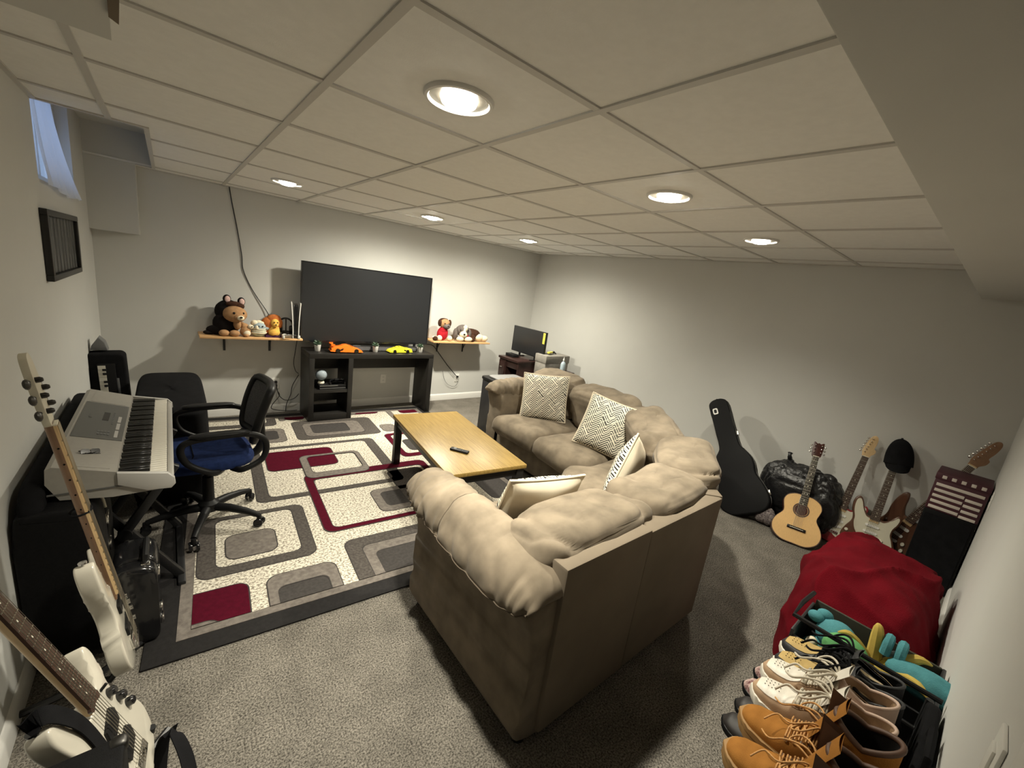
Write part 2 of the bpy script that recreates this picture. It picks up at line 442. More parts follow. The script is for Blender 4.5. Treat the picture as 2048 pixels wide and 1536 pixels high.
# slab above the hung ceiling
RX0, RX1, RY0, RY1 = XL, -.07, 3.10, 4.70          # raised pocket in front of the window
ceil = MB().box((XL, YN, 2.42), (XR, YF, 2.5))
ceil = struct('ceiling', ceil, 'wall_paint')
GX = [.409+.6096*k for k in range(-2, 8)]; GY = [.961+.6096*k for k in range(-2, 8)]
LIGHTS = [(.724, 1.285), (1.943, 1.275), (3.163, 1.29), (.724, 3.76), (1.943, 3.745), (3.155, 3.745)]
def clip(v, a, b): return max(a, min(b, v))
full = None
for i in range(len(GX)-1):
    for j in range(len(GY)-1):
        x0, x1 = clip(GX[i], XL, XR), clip(GX[i+1], XL, XR); y0, y1 = clip(GY[j], YN, YF), clip(GY[j+1], YN, YF)
        if x1-x0 < .02 or y1-y0 < .02: continue
        rects = [(x0, y0, x1, y1)]
        if x0 < RX1-.001 and y1 > RY0+.001 and y0 < RY1-.001:
            rects = []
            if y0 < RY0-.01: rects.append((x0, y0, x1, RY0))
            if y1 > RY1+.01: rects.append((x0, max(y0, RY1), x1, y1))
            if x1 > RX1+.01: rects.append((RX1, max(y0, RY0), x1, min(y1, RY1)))
        lit = [l for l in LIGHTS if x0 < l[0] < x1 and y0 < l[1] < y1]
        for (a, b, c, d) in rects:
            cx, cy = (a+c)/2, (b+d)/2
            mb = MB()
            if lit and len(rects) == 1:
                lx, ly = lit[0]; n = 40; outer = []; inner = []
                for k in range(n):
                    t = 2*PI*k/n+PI/4; ux, uy = math.cos(t), math.sin(t)
                    m_ = min((((c if ux > 0 else a)-lx)/ux) if abs(ux) > 1e-6 else 9, (((d if uy > 0 else b)-ly)/uy) if abs(uy) > 1e-6 else 9)
                    outer.append((lx+ux*m_, ly+uy*m_)); inner.append((lx+.096*ux, ly+.096*uy))
                # keep the tile's own corners
                mb.ring(outer, inner, ZC+.006, ZC+.02)
                for (qx, qy) in ((a, b), (a, d), (c, b), (c, d)):
                    near = sorted(outer, key=lambda p: (p[0]-qx)**2+(p[1]-qy)**2)[:2]
                    if min((near[0][0]-qx)**2+(near[0][1]-qy)**2, 1) > 1e-6:
                        mb.add([(qx, qy, ZC+.006), (near[0][0], near[0][1], ZC+.006), (near[1][0], near[1][1], ZC+.006)], [(0, 1, 2)])
            else: mb.box((a, b, ZC+.006), (c, d, ZC+.02))
            mb.build('ceiling_tile', 'ceiling_tile', ceil, flat=True)
hw = .0125
for x in GX:
    if XL+.02 < x < XR-.02:
        y1 = RY0 if x < RX1 else YF
        MB().box((x-hw, YN, ZC), (x+hw, y1, ZC+.008)).build('main_runner', 'ceiling_grid', ceil, flat=True)
for y in GY:
    if not (YN+.02 < y < YF-.02): continue
    xs = [XL]+[x for x in GX if XL < x < XR]+[XR]
    for a, b in zip(xs[:-1], xs[1:]):
        if RY0 < y < RY1:
            if b <= RX1: continue
            a = max(a, RX1)
        MB().box((a+hw, y-hw, ZC+.0008), (b-hw, y+hw, ZC+.008)).build('cross_tee', 'ceiling_grid', ceil, flat=True)
for lo, hi in (((XL, YF-.022, ZC), (XR, YF, ZC+.006)), ((XR-.022, YN, ZC), (XR, YF, ZC+.006)), ((XL, YN, ZC), (XL+.022, RY0, ZC+.006)),
               ((XL, RY0-.022, ZC-.001), (RX1+.022, RY0, ZC+.007)), ((RX1, RY0, ZC-.001), (RX1+.022, RY1, ZC+.007))):
    MB().box(lo, hi).build('wall_angle', 'ceiling_grid', ceil, flat=True)
# raised pocket's own sides and top
pk = MB().box((RX1, RY0, ZC+.007), (RX1+.012, RY1, 2.42)).box((XL, RY0-.012, ZC+.007), (RX1+.012, RY0, 2.42)).box((XL, RY1+.004, 2.16), (-.172, RY1+.016, 2.42)).box((-.172, RY1+.002, 2.187), (RX1+.012, RY1+.014, 2.42)).box((-.17, RY1, 2.18), (RX1+.02, RY1+.02, 2.188))
struct('trim_1', pk, 'wall_paint')
# boxed-in bit below the pocket, soffit along the right, bulkhead at the near left
struct('trim_2', MB().box((XL, RY1, 1.65), (-.17, YF, 2.185)), 'wall_paint')
struct('trim_3', MB().box((XL, YN, 2.0), (XR, .248, 2.19), .004), 'wall_paint')
struct('trim_4', MB().prism([(-.068, 1.262), (-.46, 1.258), (-.46, .8), (-.045, .8)], 2.0, 2.2), 'wall_paint')
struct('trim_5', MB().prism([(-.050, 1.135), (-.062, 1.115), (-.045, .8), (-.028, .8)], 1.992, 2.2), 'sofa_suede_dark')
# baseboards with a small cap profile
def baseboard(name, a, b, nrm):
    a, b, n = V3(a), V3(b), V3(nrm)
    prof = [(0, 0), (.014, 0), (.014, .065), (.010, .078), (.004, .086), (0, .088)]
    vs = [a+n*d+Vector((0, 0, h)) for d, h in prof]+[b+n*d+Vector((0, 0, h)) for d, h in prof]
    k = len(prof); fs = [(i, (i+1) % k, k+(i+1) % k, k+i) for i in range(k)]+[tuple(range(k)), tuple(range(k, 2*k))]
    struct(name, MB().add(vs, fs), 'white_trim', ang=20)
baseboard('baseboard_back', (XL, YF, 0), (XR, YF, 0), (0, -1, 0))
baseboard('baseboard_right', (XR, YN, 0), (XR, YF-.014, 0), (-1, 0, 0))
baseboard('baseboard_left', (XL, YN, 0), (XL, YF-.014, 0), (1, 0, 0))
baseboard('baseboard_front', (DX+.07, YN, 0), (XR-.014, YN, 0), (0, 1, 0))
struct('door_1', MB().box((DX, YN-.13, 0), (DX+.065, YN+.012, 1.995), .004), 'white_trim')
# window: frame, sash bar, glass; curtain hung over it
wf = MB()
for lo, hi in (((XL-.12, WY0, WZ0), (XL-.06, WY1, WZ0+.05)), ((XL-.12, WY0, WZ1-.05), (XL-.06, WY1, WZ1)), ((XL-.12, WY0, WZ0+.05), (XL-.06, WY0+.05, WZ1-.05)), ((XL-.12, WY1-.05, WZ0+.05), (XL-.06, WY1, WZ1-.05))): wf.box(lo, hi, .004)
w1 = struct('window_1', wf, 'white_trim')
MB().box((XL-.11, (WY0+WY1)/2-.02, WZ0+.05), (XL-.07, (WY0+WY1)/2+.02, WZ1-.05)).build('mullion', 'white_trim', w1)
for a, b in ((WY0+.05, (WY0+WY1)/2-.02), ((WY0+WY1)/2+.02, WY1-.05)):
    MB().box((XL-.093, a, WZ0+.05), (XL-.088, b, WZ1-.05)).build('pane', 'window_glass', w1)
def cfn(u, v):
    y = 3.14+.95*u; z = 2.36-(2.36-1.80)*v
    x = -.472-.055*u+(.036+.070*u)*v**1.5
    return Vector((x+.012*math.sin(u*30+1.5*math.sin(v*3)), y+.01*math.sin(v*5), z+.010*math.sin(u*9)*v+.02*(1-u)*v))
cur = root('curtain', 'sheer white curtain over the small high window on left wall', 'curtain')
MB().grid(cfn, 90, 14).build('curtain_cloth', 'curtain', cur, ang=80)
MB().tube([(-.478, 3.105, 2.365), (-.533, 4.155, 2.365)], .007, 8).build('curtain_rod', 'white_trim', cur)

# ------------------------------------------------------------------ recessed lights
LL = ['recessed ceiling light nearest the camera, left of the two front ones over the sofa', 'recessed ceiling light over the sofa corner with a bright trim ring',
      'recessed ceiling light farthest right, by the guitars end of the room', 'recessed ceiling light at far left, near the cord on the TV wall',
      'recessed ceiling light above the right side of the television', 'recessed ceiling light nearest the far corner of the room']
bulb_mats = []
for k_ in BULB_SCALE:
    bm_ = MATS['bulb'].copy(); bm_.node_tree.nodes['Principled BSDF'].inputs['Emission Strength'].default_value = BULB_STRENGTH*k_; bulb_mats.append(bm_)
trim0 = None
for (x, y), lab, k_ in zip(LIGHTS, LL, SPOT_SCALE):
    r = root('recessed_light', lab, 'ceiling light', T(x, y, ZC), 'recessed ceiling lights')
    if trim0 is None:
        trim0 = [MB().lathe([(.094, .004), (.094, -.001), (.098, -.006), (.106, -.005), (.110, .0), (.110, .006), (.096, .006)], 40).build('trim_ring', 'white_trim', r),
                 MB().lathe([(.094, .004), (.088, .05), (.075, .11), (0.001, .112)], 40).build('reflector', 'can_reflector', r),
                 MB().lathe([(.026, .06), (.040, .03), (.054, .012), (.058, .0), (.054, -.010), (.042, -.018), (.022, -.022), (0.0005, -.023)], 32).build('bulb', 'bulb', r)]
    else:
        for s in trim0: share(s, s.name.split('.')[0], r)
    bu = [c for c in r.children if c.name.startswith('bulb')][0]; bu.material_slots[0].link = 'OBJECT'; bu.material_slots[0].material = bulb_mats[LIGHTS.index((x, y))]
    ld = bpy.data.lights.new('lamp', 'SPOT'); ld.energy = SPOT_W*k_; ld.color = BULB_COLOR[:3]; ld.spot_size = math.radians(SPOT_ANGLE[LIGHTS.index((x, y))]); ld.spot_blend = 1; ld.shadow_soft_size = .05
    lo = bpy.data.objects.new('lamp', ld); COL.objects.link(lo); lo.parent = r; lo.location = (0, 0, -.026)

# ------------------------------------------------------------------ wall plates and the hanging cord
def plate(name, lab, M, outlet=True, group=None, plug=False):
    r = root(name, lab, 'outlet' if outlet else 'switch', M, group)      # local: x across, z up, front at -y
    MB().box((-.036, -.006, -.058), (.036, 0, .058), .003).build('cover_plate', 'plate_white', r)
    if outlet:
        for z in (.021, -.021):
            s = MB().prism(rrect(-.017, -.014, .017, .014, .012), 0, .002, M=T(0, -.006, z) @ RX(PI/2)).build('socket', 'plate_white', r)
            MB().box((-.008, -.0086, z-.005), (-.006, -.0078, z+.006)).box((.006, -.0086, z-.004), (.008, -.0078, z+.005)).build('slot', 'eye_black', s)
        if plug:
            for z in plug: MB().box((-.013, -.032, z-.012), (.013, -.0075, z+.012), .005).build('plug', 'cable_black', r)
    else:
        MB().box((-.016, -.010, -.033), (.016, -.005, .033), .002).build('rocker', 'plate_white', r)
    return r
plate('wall_outlet', 'white wall outlet with two black plugs, left of the TV stand', T(.834, YF, .32), plug=(.021, -.021))
plate('wall_outlet', 'white wall outlet seen through the open middle of the TV stand', T(2.014, YF, .334))
plate('wall_outlet', 'white wall outlet with a black plug below the right shelf', T(3.087, YF, .31), plug=(.021,))
plate('wall_outlet', 'white wall plate on the right wall above the striped box', T(3.78, YN, .78) @ RZ(PI))
plate('light_switch', 'white light switch on the right wall beside the shoe rack', T(.93, YN, 1.035) @ RZ(PI), outlet=False)
plate('wall_outlet', 'white wall outlet behind the black covered bench', T(-.12, YF, .36))
def cord(name, lab, pts, r=.004, m='cable_black', per=8):
    o = MB().tube(catmull([V3(p) for p in pts], False, per), r, 6).build(name, m)
    return tag(o, lab, 'cord')
cord('hanging_cord', 'thin dark cord hanging from the ceiling down the TV wall', [(.455, 4.805, 2.19), (.475, 4.812, 2.05), (.512, 4.812, 1.83), (.545, 4.812, 1.6), (.556, 4.812, 1.46), (.63, 4.812, 1.28), (.75, 4.80, 1.08), (.80, 4.78, .97), (.83, 4.77, .90), (.86, 4.77, .862)], .0045)
cord('power_cord', 'black cord looping from left outlet down to the floor', [(.836, 4.785, .34), (.84, 4.77, .26), (.86, 4.76, .20), (.79, 4.75, .10), (.80, 4.75, .055), (.93, 4.74, .03), (1.03, 4.74, .03)], .004)
cord('power_cord', 'black cord sagging from left outlet towards the TV stand', [(.836, 4.785, .30), (.86, 4.77, .2), (.92, 4.76, .145), (1.0, 4.755, .16), (1.05, 4.76, .21)], .004)
cord('power_cord', 'black cord running down from behind the TV stand to the floor', [(1.05, 4.78, .42), (.99, 4.78, .30), (.97, 4.77, .2), (.93, 4.76, .1), (.92, 4.75, .02)], .004)
cord('power_cord', 'black cord hanging below the left shelf end beside the stand', [(1.03, 4.78, .82), (1.015, 4.79, .68), (1.0, 4.79, .55), (1.02, 4.79, .46), (1.05, 4.79, .43)], .0035)
cord('power_cord', 'black cord slanting from the right shelf down to its outlet', [(2.5, 4.70, .80), (2.62, 4.75, .78), (2.72, 4.79, .70), (2.9, 4.79, .50), (3.07, 4.79, .335), (3.08, 4.785, .331)], .0055)
cord('power_cord', 'thin dark cord trailing loosely below the right outlet', [(2.84, 4.80, .42), (2.88, 4.80, .30), (2.95, 4.80, .22), (3.05, 4.80, .19), (3.10, 4.80, .24), (3.09, 4.80, .27)], .002)

# ------------------------------------------------------------------ rug
RM = T(-.15, 1.79, 0) @ RZ(math.radians(-3.8))
rug = root('area_rug', 'patterned rug of rounded rectangles in cream, grey and dark red with black border', 'rug', RM)
RW, RL = 2.42, 2.98
MB().box((0, 0, .001), (RW, RL, .010), .004).build('rug_base', 'rug_black', rug)
z = .0105
MB().box((.105, .095, .005), (RW-.105, RL-.095, .0125)).build('border_band', 'rug_taupe', rug)
MB().box((.155, .140, .005), (RW-.155, RL-.14, .0135)).build('rug_field', 'rug_field', rug)
FX0, FY0, FX1, FY1 = .155, .14, RW-.155, RL-.14
def clipr(a): return (max(a[0], FX0), max(a[1], FY0), min(a[2], FX1), min(a[3], FY1))
def cr_rect(a, r):
    # rounded rectangle, square where the field's edge cuts it
    b = clipr(a); pts = rrect(a[0], a[1], a[2], a[3], r, 5)
    out = []
    for p in pts: out.append((clip(p[0], b[0], b[2]), clip(p[1], b[1], b[3])))
    res = []
    for p in out:
        if not res or (abs(p[0]-res[-1][0])+abs(p[1]-res[-1][1])) > 1e-5: res.append(p)
    if abs(res[0][0]-res[-1][0])+abs(res[0][1]-res[-1][1]) < 1e-5: res.pop()
    return res
def solid(a, m, lv=0, r=.05):
    MB().prism(cr_rect(a, r+.006), .008, .0148+lv*.0012).build('motif_outline', 'rug_charcoal', rug) if m != 'rug_field' else None
    b = (a[0]+.006, a[1]+.006, a[2]-.006, a[3]-.006)
    MB().prism(cr_rect(b, r), .009, .0154+lv*.0012).build('motif', m, rug)
def rframe(a, i, m, lv=0, r=.06, ri=.04):
    # frame: outer rectangle minus inner, both clipped to the field
    def poly(q, rr):
        b = clipr(q); pts = rrect(q[0], q[1], q[2], q[3], rr, 5)
        return [(clip(p[0], b[0], b[2]), clip(p[1], b[1], b[3])) for p in pts]
    g = .005
    MB().ring(poly(a, r), poly(i, ri), .008, .0148+lv*.0012).build('motif_outline', 'rug_charcoal', rug)
    MB().ring(poly((a[0]+g, a[1]+g, a[2]-g, a[3]-g), r), poly((i[0]-g, i[1]-g, i[2]+g, i[3]+g), ri), .009, .0154+lv*.0012).build('motif', m, rug)
rframe((.16, .455, .725, 1.045), (.245, .53, .65, 1.00), 'rug_dark')
solid((.285, .575, .54, .82), 'rug_taupe')
solid((.05, .05, .38, .37), 'rug_crimson', 0)
solid((.05, .02, .26, .165), 'rug_taupe', 1)
solid((.48, -.1, .75, .275), 'rug_charcoal', -1, .03); rframe((.45, -.1, .79, .36), (.50, -.05, .73, .255), 'rug_taupe', 1)
rframe((.865, -.15, 1.45, .51), (.955, -.1, 1.36, .42), 'rug_dark', 1)
rframe((.945, -.1, 1.37, .43), (1.015, -.05, 1.30, .34), 'rug_taupe', 0); solid((1.0, -.1, 1.315, .355), 'rug_charcoal', -1, .03)
rframe((.47, 1.135, 1.51, 2.08), (.55, 1.195, 1.42, 2.03), 'rug_dark', 0, .05)
solid((.575, 1.59, 1.10, 1.965), 'rug_crimson', 1)
rframe((.795, .625, 1.78, 1.455), (.855, .67, 1.72, 1.36), 'rug_crimson', 2, .06)
rframe((.815, 1.38, 1.30, 1.815), (.875, 1.47, 1.26, 1.78), 'rug_taupe', 4, .06)
rframe((.87, 2.175, 1.65, 2.69), (.965, 2.255, 1.50, 2.60), 'rug_dark'); rframe((.955, 2.245, 1.51, 2.61), (1.03, 2.32, 1.37, 2.555), 'rug_taupe', 1)
solid((1.015, 2.305, 1.385, 2.57), 'rug_charcoal', -1, .03)
rframe((.40, 2.18, .79, 2.535), (.48, 2.26, .725, 2.475), 'rug_taupe'); solid((.465, 2.245, .74, 2.49), 'rug_charcoal', -1, .03)
rframe((.10, 2.62, .75, 3.2), (.16, 2.71, .67, 3.1), 'rug_dark'); solid((.05, 2.27, .375, 2.54), 'rug_crimson'); solid((.05, 2.2, .28, 2.44), 'rug_field', 1)
solid((.83, 2.75, 1.02, 3.1), 'rug_crimson'); solid((.78, 2.74, .84, 3.1), 'rug_taupe'); solid((1.44, 2.79, 1.81, 3.1), 'rug_crimson'); solid((1.10, 2.79, 1.56, 3.1), 'rug_taupe', 1)
rframe((1.18, .73, 1.60, 1.06), (1.25, .80, 1.52, 1.0), 'rug_taupe'); solid((1.235, .785, 1.535, 1.015), 'rug_charcoal', -1, .03)
rframe((1.64, 1.545, 2.18, 2.14), (1.70, 1.62, 2.12, 2.09), 'rug_crimson'); solid((1.76, 1.67, 2.05, 1.95), 'rug_charcoal')
solid((2.05, 2.73, 2.5, 3.2), 'rug_crimson'); rframe((1.90, 2.45, 2.6, 3.3), (1.96, 2.52, 2.7, 3.4), 'rug_taupe')
rframe((1.83, .35, 2.5, 1.3), (1.91, .44, 2.6, 1.22), 'rug_dark'); solid((2.02, .60, 2.4, .95), 'rug_charcoal')
solid((1.40, .68, 1.70, 1.33), 'rug_dark', 0)
rframe((1.55, -.2, 2.05, .28), (1.62, -.1, 1.98, .20), 'rug_taupe'); solid((1.68, 2.20, 1.84, 2.42), 'rug_taupe')

# ------------------------------------------------------------------ coffee table with remote
TM = T(1.665, 2.555, 0) @ RZ(math.radians(-6.8))
tb = root('coffee_table', 'low coffee table with light oak top and black legs on the rug', 'table', TM)
HX, HY, TZ = .298, .595, .455
MB().box((-HX, -HY, TZ-.028), (HX, HY, TZ), .003).build('tabletop', 'table_oak', tb)
for lo, hi in (((-HX+.055, -HY+.02, TZ-.085), (HX-.055, -HY+.04, TZ-.028)), ((-HX+.055, HY-.04, TZ-.085), (HX-.055, HY-.02, TZ-.028)),
               ((-HX+.02, -HY+.055, TZ-.085), (-HX+.04, HY-.055, TZ-.028)), ((HX-.04, -HY+.055, TZ-.085), (HX-.02, HY-.055, TZ-.028))):
    MB().box(lo, hi, .002).build('apron', 'black_wood', tb)
for sx in (-1, 1):
    for sy in (-1, 1):
        MB().box((-.028, -.028, 0), (.028, .028, TZ-.028-.016), .003).build('leg', 'black_wood', tb).location = (sx*(HX-.04), sy*(HY-.04), .016)
rm = root('remote_control', 'small black remote control on the oak coffee table', 'remote', T(1.56, 2.295, TZ) @ RZ(math.radians(33)))
MB().box((-.02, -.07, 0), (.02, .07, .017), .006).build('case', 'black_plastic', rm)
MB().lathe([(.012, 0), (.012, .002), (.006, .002), (.0005, .001)], 20, M=T(0, .035, .017)).build('button_pad', 'grey_plastic', rm)
for k in range(3):
    for q in (-.009, .009): MB().lathe([(.004, 0), (.004, .002), (0.0005, .002)], 10, M=T(q, .01-.018*k, .0165)).build('button', 'panel_grey', rm)

# ------------------------------------------------------------------ sofa
sofa = root('sectional_sofa', 'large taupe microfibre corner sofa with pillow-top arms', 'sofa')
def wr(p, amp, f, seed=0): return amp*noise.noise(Vector((p[0]*f+seed, p[1]*f, p[2]*f*.6)))
base = [(1.0, .80), (2.12, .80), (3.24, 1.92), (3.24, 3.0), (2.43, 3.0), (2.43, 1.98), (2.08, 1.63), (1.0, 1.63)]
MB().prism(base, .05, .30, .012).build('base', 'sofa_suede', sofa)
# thin back frames, split where the pieces of the sectional meet
def panel(p0, p1, t, z0, z1, name='back_frame'):
    p0, p1 = V3(p0), V3(p1); d = (p1-p0).normalized(); n = Vector((-d.y, d.x, 0))
    L = (p1-p0).length
    MB().box((0, 0, z0), (L, t, z1), .012, M=frame(p0, d, n, Vector((0, 0, 1)))).build(name, 'sofa_suede_dark', sofa)
panel((.985, .735), (1.50, .735), .11, .05, .755); panel((1.502, .738), (2.15, .738), .10, .05, .742)
panel((2.15, .738), (3.30, 1.888), .11, .05, .75); panel((3.30, 1.888), (3.30, 3.2), .11, .05, .76)
# arms: flared body and padded top
def arm(y0, y1, along, name, x_in, x_out, ztop, flip):
    pass
def arm_body(M, L):
    # local: x = outwards, y = from back (0) to front (L), z up
    prof = [(-.10, .05), (.10, .05), (.102, .20), (.098, .34), (.100, .44), (.118, .52), (.145, .575), (.150, .605), (.12, .63), (.0, .64), (-.06, .63), (-.09, .58), (-.10, .5)]
    prof = catmull([(p[0], p[1], 0) for p in prof], True, 3)
    return MB().prism([(p.x, p.y) for p in prof], 0, L, .02, M=M @ Matrix(((1,0,0,0),(0,0,1,0),(0,1,0,0),(0,0,0,1)))).build('arm', 'sofa_suede', sofa, ang=50)
def arm_pad(M, L, z_back, z_front, seed):
    # a long stuffed pad hung over the arm: flat underneath, gathered at its ends, with a stitched edge
    n, m = 40, 110
    def ctr(t):
        end = min(1, max(.0, 1-abs(2*t-1)**7))**.5
        return end, z_back+(z_front-z_back)*t
    def fn(u, v):
        t = v; y = -.015+(L+.05)*t
        end, zc = ctr(t)
        a = 2*PI*u; ca, sa = math.cos(a), math.sin(a)
        w = (.128+.012*math.sin(t*PI*1.3))*(.55+.45*end)
        h = (.072+.022*math.sin(t*PI))*max(.02, end)
        px = math.copysign(abs(ca)**.72, ca)*w
        pz = math.copysign(abs(sa)**.85, sa)*h*(1 if sa > 0 else .75)
        drop = -.055*max(0, px/.13)**2*(1 if px > 0 else 0)-.03*max(0, -px/.13)**2      # sides droop over the arm
        g = -.013*math.exp(-((t-.60)/.012)**2)
        side = abs(ca)**2
        g += .006*math.sin(t*150+2.5*sa)*side*(math.exp(-((t-.86)/.12)**2)+.8*math.exp(-((t-.04)/.07)**2))
        g += .007*math.sin(t*85+sa*1.5)*math.exp(-((t-.80)/.16)**2)*.8
        p = Vector((px+.055, y, zc+pz+drop))
        k = .011*noise.noise(Vector((p.x*7+seed, p.y*7, p.z*7)))-.010*(1-2*abs(noise.noise(Vector((p.x*5+seed, p.y*9+px*8, p.z*5+3)))))**4+g
        return M @ (p+Vector((ca, 0, sa))*k*(1 if pz > -.02 else .3))
    mb = MB().grid(fn, n, m, cu=True)
    mb.f.append(tuple(range(n))); mb.m.append(0); mb.f.append(tuple((m-1)*n+i for i in range(n))); mb.m.append(0)
    o = mb.build('arm_pad', 'sofa_suede', sofa, ang=70)
    MB().tube([fn(i/n, .60) for i in range(n)], .003, 6, closed=True).build('piping', 'seam', o)
    MB().tube([fn(.965, .02+.96*k/60) for k in range(61)], .0035, 6).build('piping', 'seam', o)
    return o
AN = frame((1.0, .755, 0), (-1, 0, 0), (0, 1, 0), (0, 0, 1))
arm_body(AN, .875); arm_pad(AN, .90, .660, .672, 3)
AF = frame((3.25, 3.05, 0), (0, 1, 0), (-1, 0, 0), (0, 0, 1))
arm_body(AF, .82); arm_pad(AF, .84, .66, .665, 8)
# seat cushions: soft boxes on plan outlines
def soft_seat(poly, z0, z1, seed, round_=.06):
    # poly: plan outline; inset layers build a rounded slab
    c = sum((V3(p) for p in poly), Vector())/len(poly)
    dense = []
    for i in range(len(poly)):
        a, b = V3(poly[i]), V3(poly[(i+1) % len(poly)])
        k = max(2, int((b-a).length/.035))
        for q in range(k): dense.append(a.lerp(b, q/k))
    # round the corners a little
    for _ in range(2): dense = [(dense[i-1]+dense[i]*2+dense[(i+1) % len(dense)])/4 for i in range(len(dense))]
    n = len(dense); rows = []
    H = z1-z0
    lay = [(0.05, 0), (.0, .25), (0, .55), (.012, .78), (.035, .92), (.075, 1.0)]
    def inset(p, d):
        v = c-p; L = v.length; return p+v*(min(d, L*.95)/L)
    mb = MB(); vs = []
    for d, h in lay:
        for p in dense:
            q = inset(p, d); vs.append(Vector((q.x, q.y, z0+H*h+wr((q.x, q.y, h), .01, 5, seed)*h)))
    for k in range(1, 9):
        f = k/8
        for p in dense:
            q = inset(p, .075).lerp(c, f)
            vs.append(Vector((q.x, q.y, z1+.022*(1-(1-f)**2)+wr((q.x, q.y, 0), .010, 6, seed))))
    rows = len(lay)+8; fs = []
    for j in range(rows-1):
        for i in range(n):
            i2 = (i+1) % n; fs.append((j*n+i, j*n+i2, (j+1)*n+i2, (j+1)*n+i))
    mb.add(vs, fs)
    return mb.build('seat_cushion', 'sofa_suede', sofa, ang=75)
soft_seat([(1.10, .92), (2.0, .92), (1.93, 1.68), (1.10, 1.68)], .27, .45, 1)
soft_seat([(2.0, .92), (2.15, .95), (3.06, 1.86), (3.06, 1.80), (2.36, 1.78), (2.20, 1.86), (1.94, 1.68)], .27, .445, 2)
soft_seat([(2.36, 1.79), (3.12, 1.82), (3.12, 2.37), (2.33, 2.37), (2.28, 2.0)], .27, .45, 3)
soft_seat([(2.33, 2.37), (3.12, 2.37), (3.12, 2.96), (2.33, 2.96)], .27, .45, 4)
# back cushions: fat pillows tilted against the frame; local x along, y forward, z up
def back_cushion(o, xdir, w, h, d, seed, tilt=.22, wcurve=0):
    ex = V3(xdir).normalized(); ez = Vector((0, 0, 1)); ey = ez.cross(ex)
    M = frame(o, ex, ey, ez) @ RX(tilt)
    n, m = 72, 48
    def sg(x, e): return math.copysign(abs(x)**e, x)
    def fn(u, v):
        th = 2*PI*u; ph = -PI/2+PI*v
        cp, sp = math.cos(ph), math.sin(ph)
        cx = sg(cp, .40)*sg(math.cos(th), .30); cy = sg(cp, .62)*sg(math.sin(th), .80); cz = sg(sp, .42)
        x = cx*w/2; y = cy*d/2*(1-.30*abs(cx)**5); zz = h/2+cz*h/2*(1-.10*abs(cx)**6)
        ed = abs(cx)**4
        # overstuffed: gathers run in from the end seams, a roll sits along the top
        k = .012*math.sin(zz*48+seed*2+5*math.sin(x*7+seed))*ed*(.35+abs(cy))
        k += .022*noise.noise(Vector((x*4+seed*3.1, y*5, zz*5)))
        for f, a_ in ((4.5, .020), (9, .012)):
            k -= a_*(1-2*abs(noise.noise(Vector((x*f*.75+seed*2.3, y*f*.5+seed, zz*f*1.5)))))**4
        k -= .028*math.exp(-((zz-h*.57-.035*math.sin(x*5+seed))/.022)**2)*max(0, cy)*(.65+.35*math.sin(x*7+seed*1.3))
        roll = max(0, min(1, (zz-h*.55)/(.25*h)))
        p = Vector((x, y+(.045*roll if cy > 0 else -.02*roll), zz))
        nn = Vector((cx*.3, cy, cz))
        if nn.length > 1e-4: nn.normalize()
        return M @ (p+nn*k)
    o_ = MB().grid(fn, n, m, cu=True).build('back_cushion', 'sofa_suede', sofa, ang=80)
    return o_
back_cushion((1.30, .935, .40), (-1, 0), .76, .40, .31, 1, tilt=.10)
back_cushion((1.90, .94, .40), (-1, -.04), .68, .41, .31, 2, tilt=.10)
back_cushion((2.41, 1.05, .40), (-1, -.62), .72, .45, .32, 3, tilt=.14)
back_cushion((2.81, 1.51, .39), (-1, -1), .88, .47, .32, 4)
back_cushion((3.06, 2.20, .42), (-.10, -1), .74, .45, .30, 5)
back_cushion((3.10, 2.83, .42), (0, -1), .70, .46, .30, 6)
for (x, y) in ((.95, .80), (.95, 1.58), (2.38, 1.92), (2.50, 2.95), (3.22, 3.1), (2.2, .85), (3.2, 1.95)):
    MB().lathe([(.028, 0), (.034, .05), (.034, .06)], 14, M=T(x, y, .0)).build('foot', 'black_wood', sofa)

# throw pillows: local x across, y up the pillow, z = patterned front
def pillow(lab, M, s=.44, d=.165):
    r = root('throw_pillow', lab, 'pillow', M, 'herringbone throw pillows on the sofa')
    n = 26
    def surf(sg):
        def fn(u, v):
            a, b = 2*u-1, 2*v-1
            pin = 1-.07*(1-a*a)*(abs(b)**2)- 0
            x = a*s/2*(1-.055*(1-b*b)*1.0*abs(a)); y = b*s/2*(1-.055*(1-a*a)*abs(b))
            e = max(0, (1-a*a)*(1-b*b))**.42
            zz = sg*d/2*e*(1+.12*noise.noise(Vector((a*2.2+sg, b*2.2, M[0][3]))))
            return Vector((x, y, zz))
        return fn
    MB().grid(surf(1), n, n).build('pillow_front', 'pillow_pattern', r, ang=80)
    MB().grid(surf(-1), n, n).build('pillow_back', 'pillow_cream', r, ang=80)
    f = surf(0); pts = []
    for k in range(n-1): pts.append(f(k/(n-1), 0))
    for k in range(n-1): pts.append(f(1, k/(n-1)))
    for k in range(n-1): pts.append(f(1-k/(n-1), 1))
    for k in range(n-1): pts.append(f(0, 1-k/(n-1)))
    MB().tube(pts, .0065, 6, closed=True).build('piping', 'pillow_cream', r)
    return r
pillow('herringbone throw pillow beside the far arm of the sofa', frame_from((2.74, 2.70, .665), (.16, .22, 1), (-.80, -.60, .30)))
pillow('herringbone throw pillow leaning on the middle back cushions of the sofa', frame_from((2.70, 1.90, .655), (.42, .02, 1), (-.85, -.45, .5)))
pillow('throw pillow in the sofa corner, showing its plain cream back', frame_from((2.20, 1.35, .595), (.50, .02, .80), (-.24, .94, .22)))
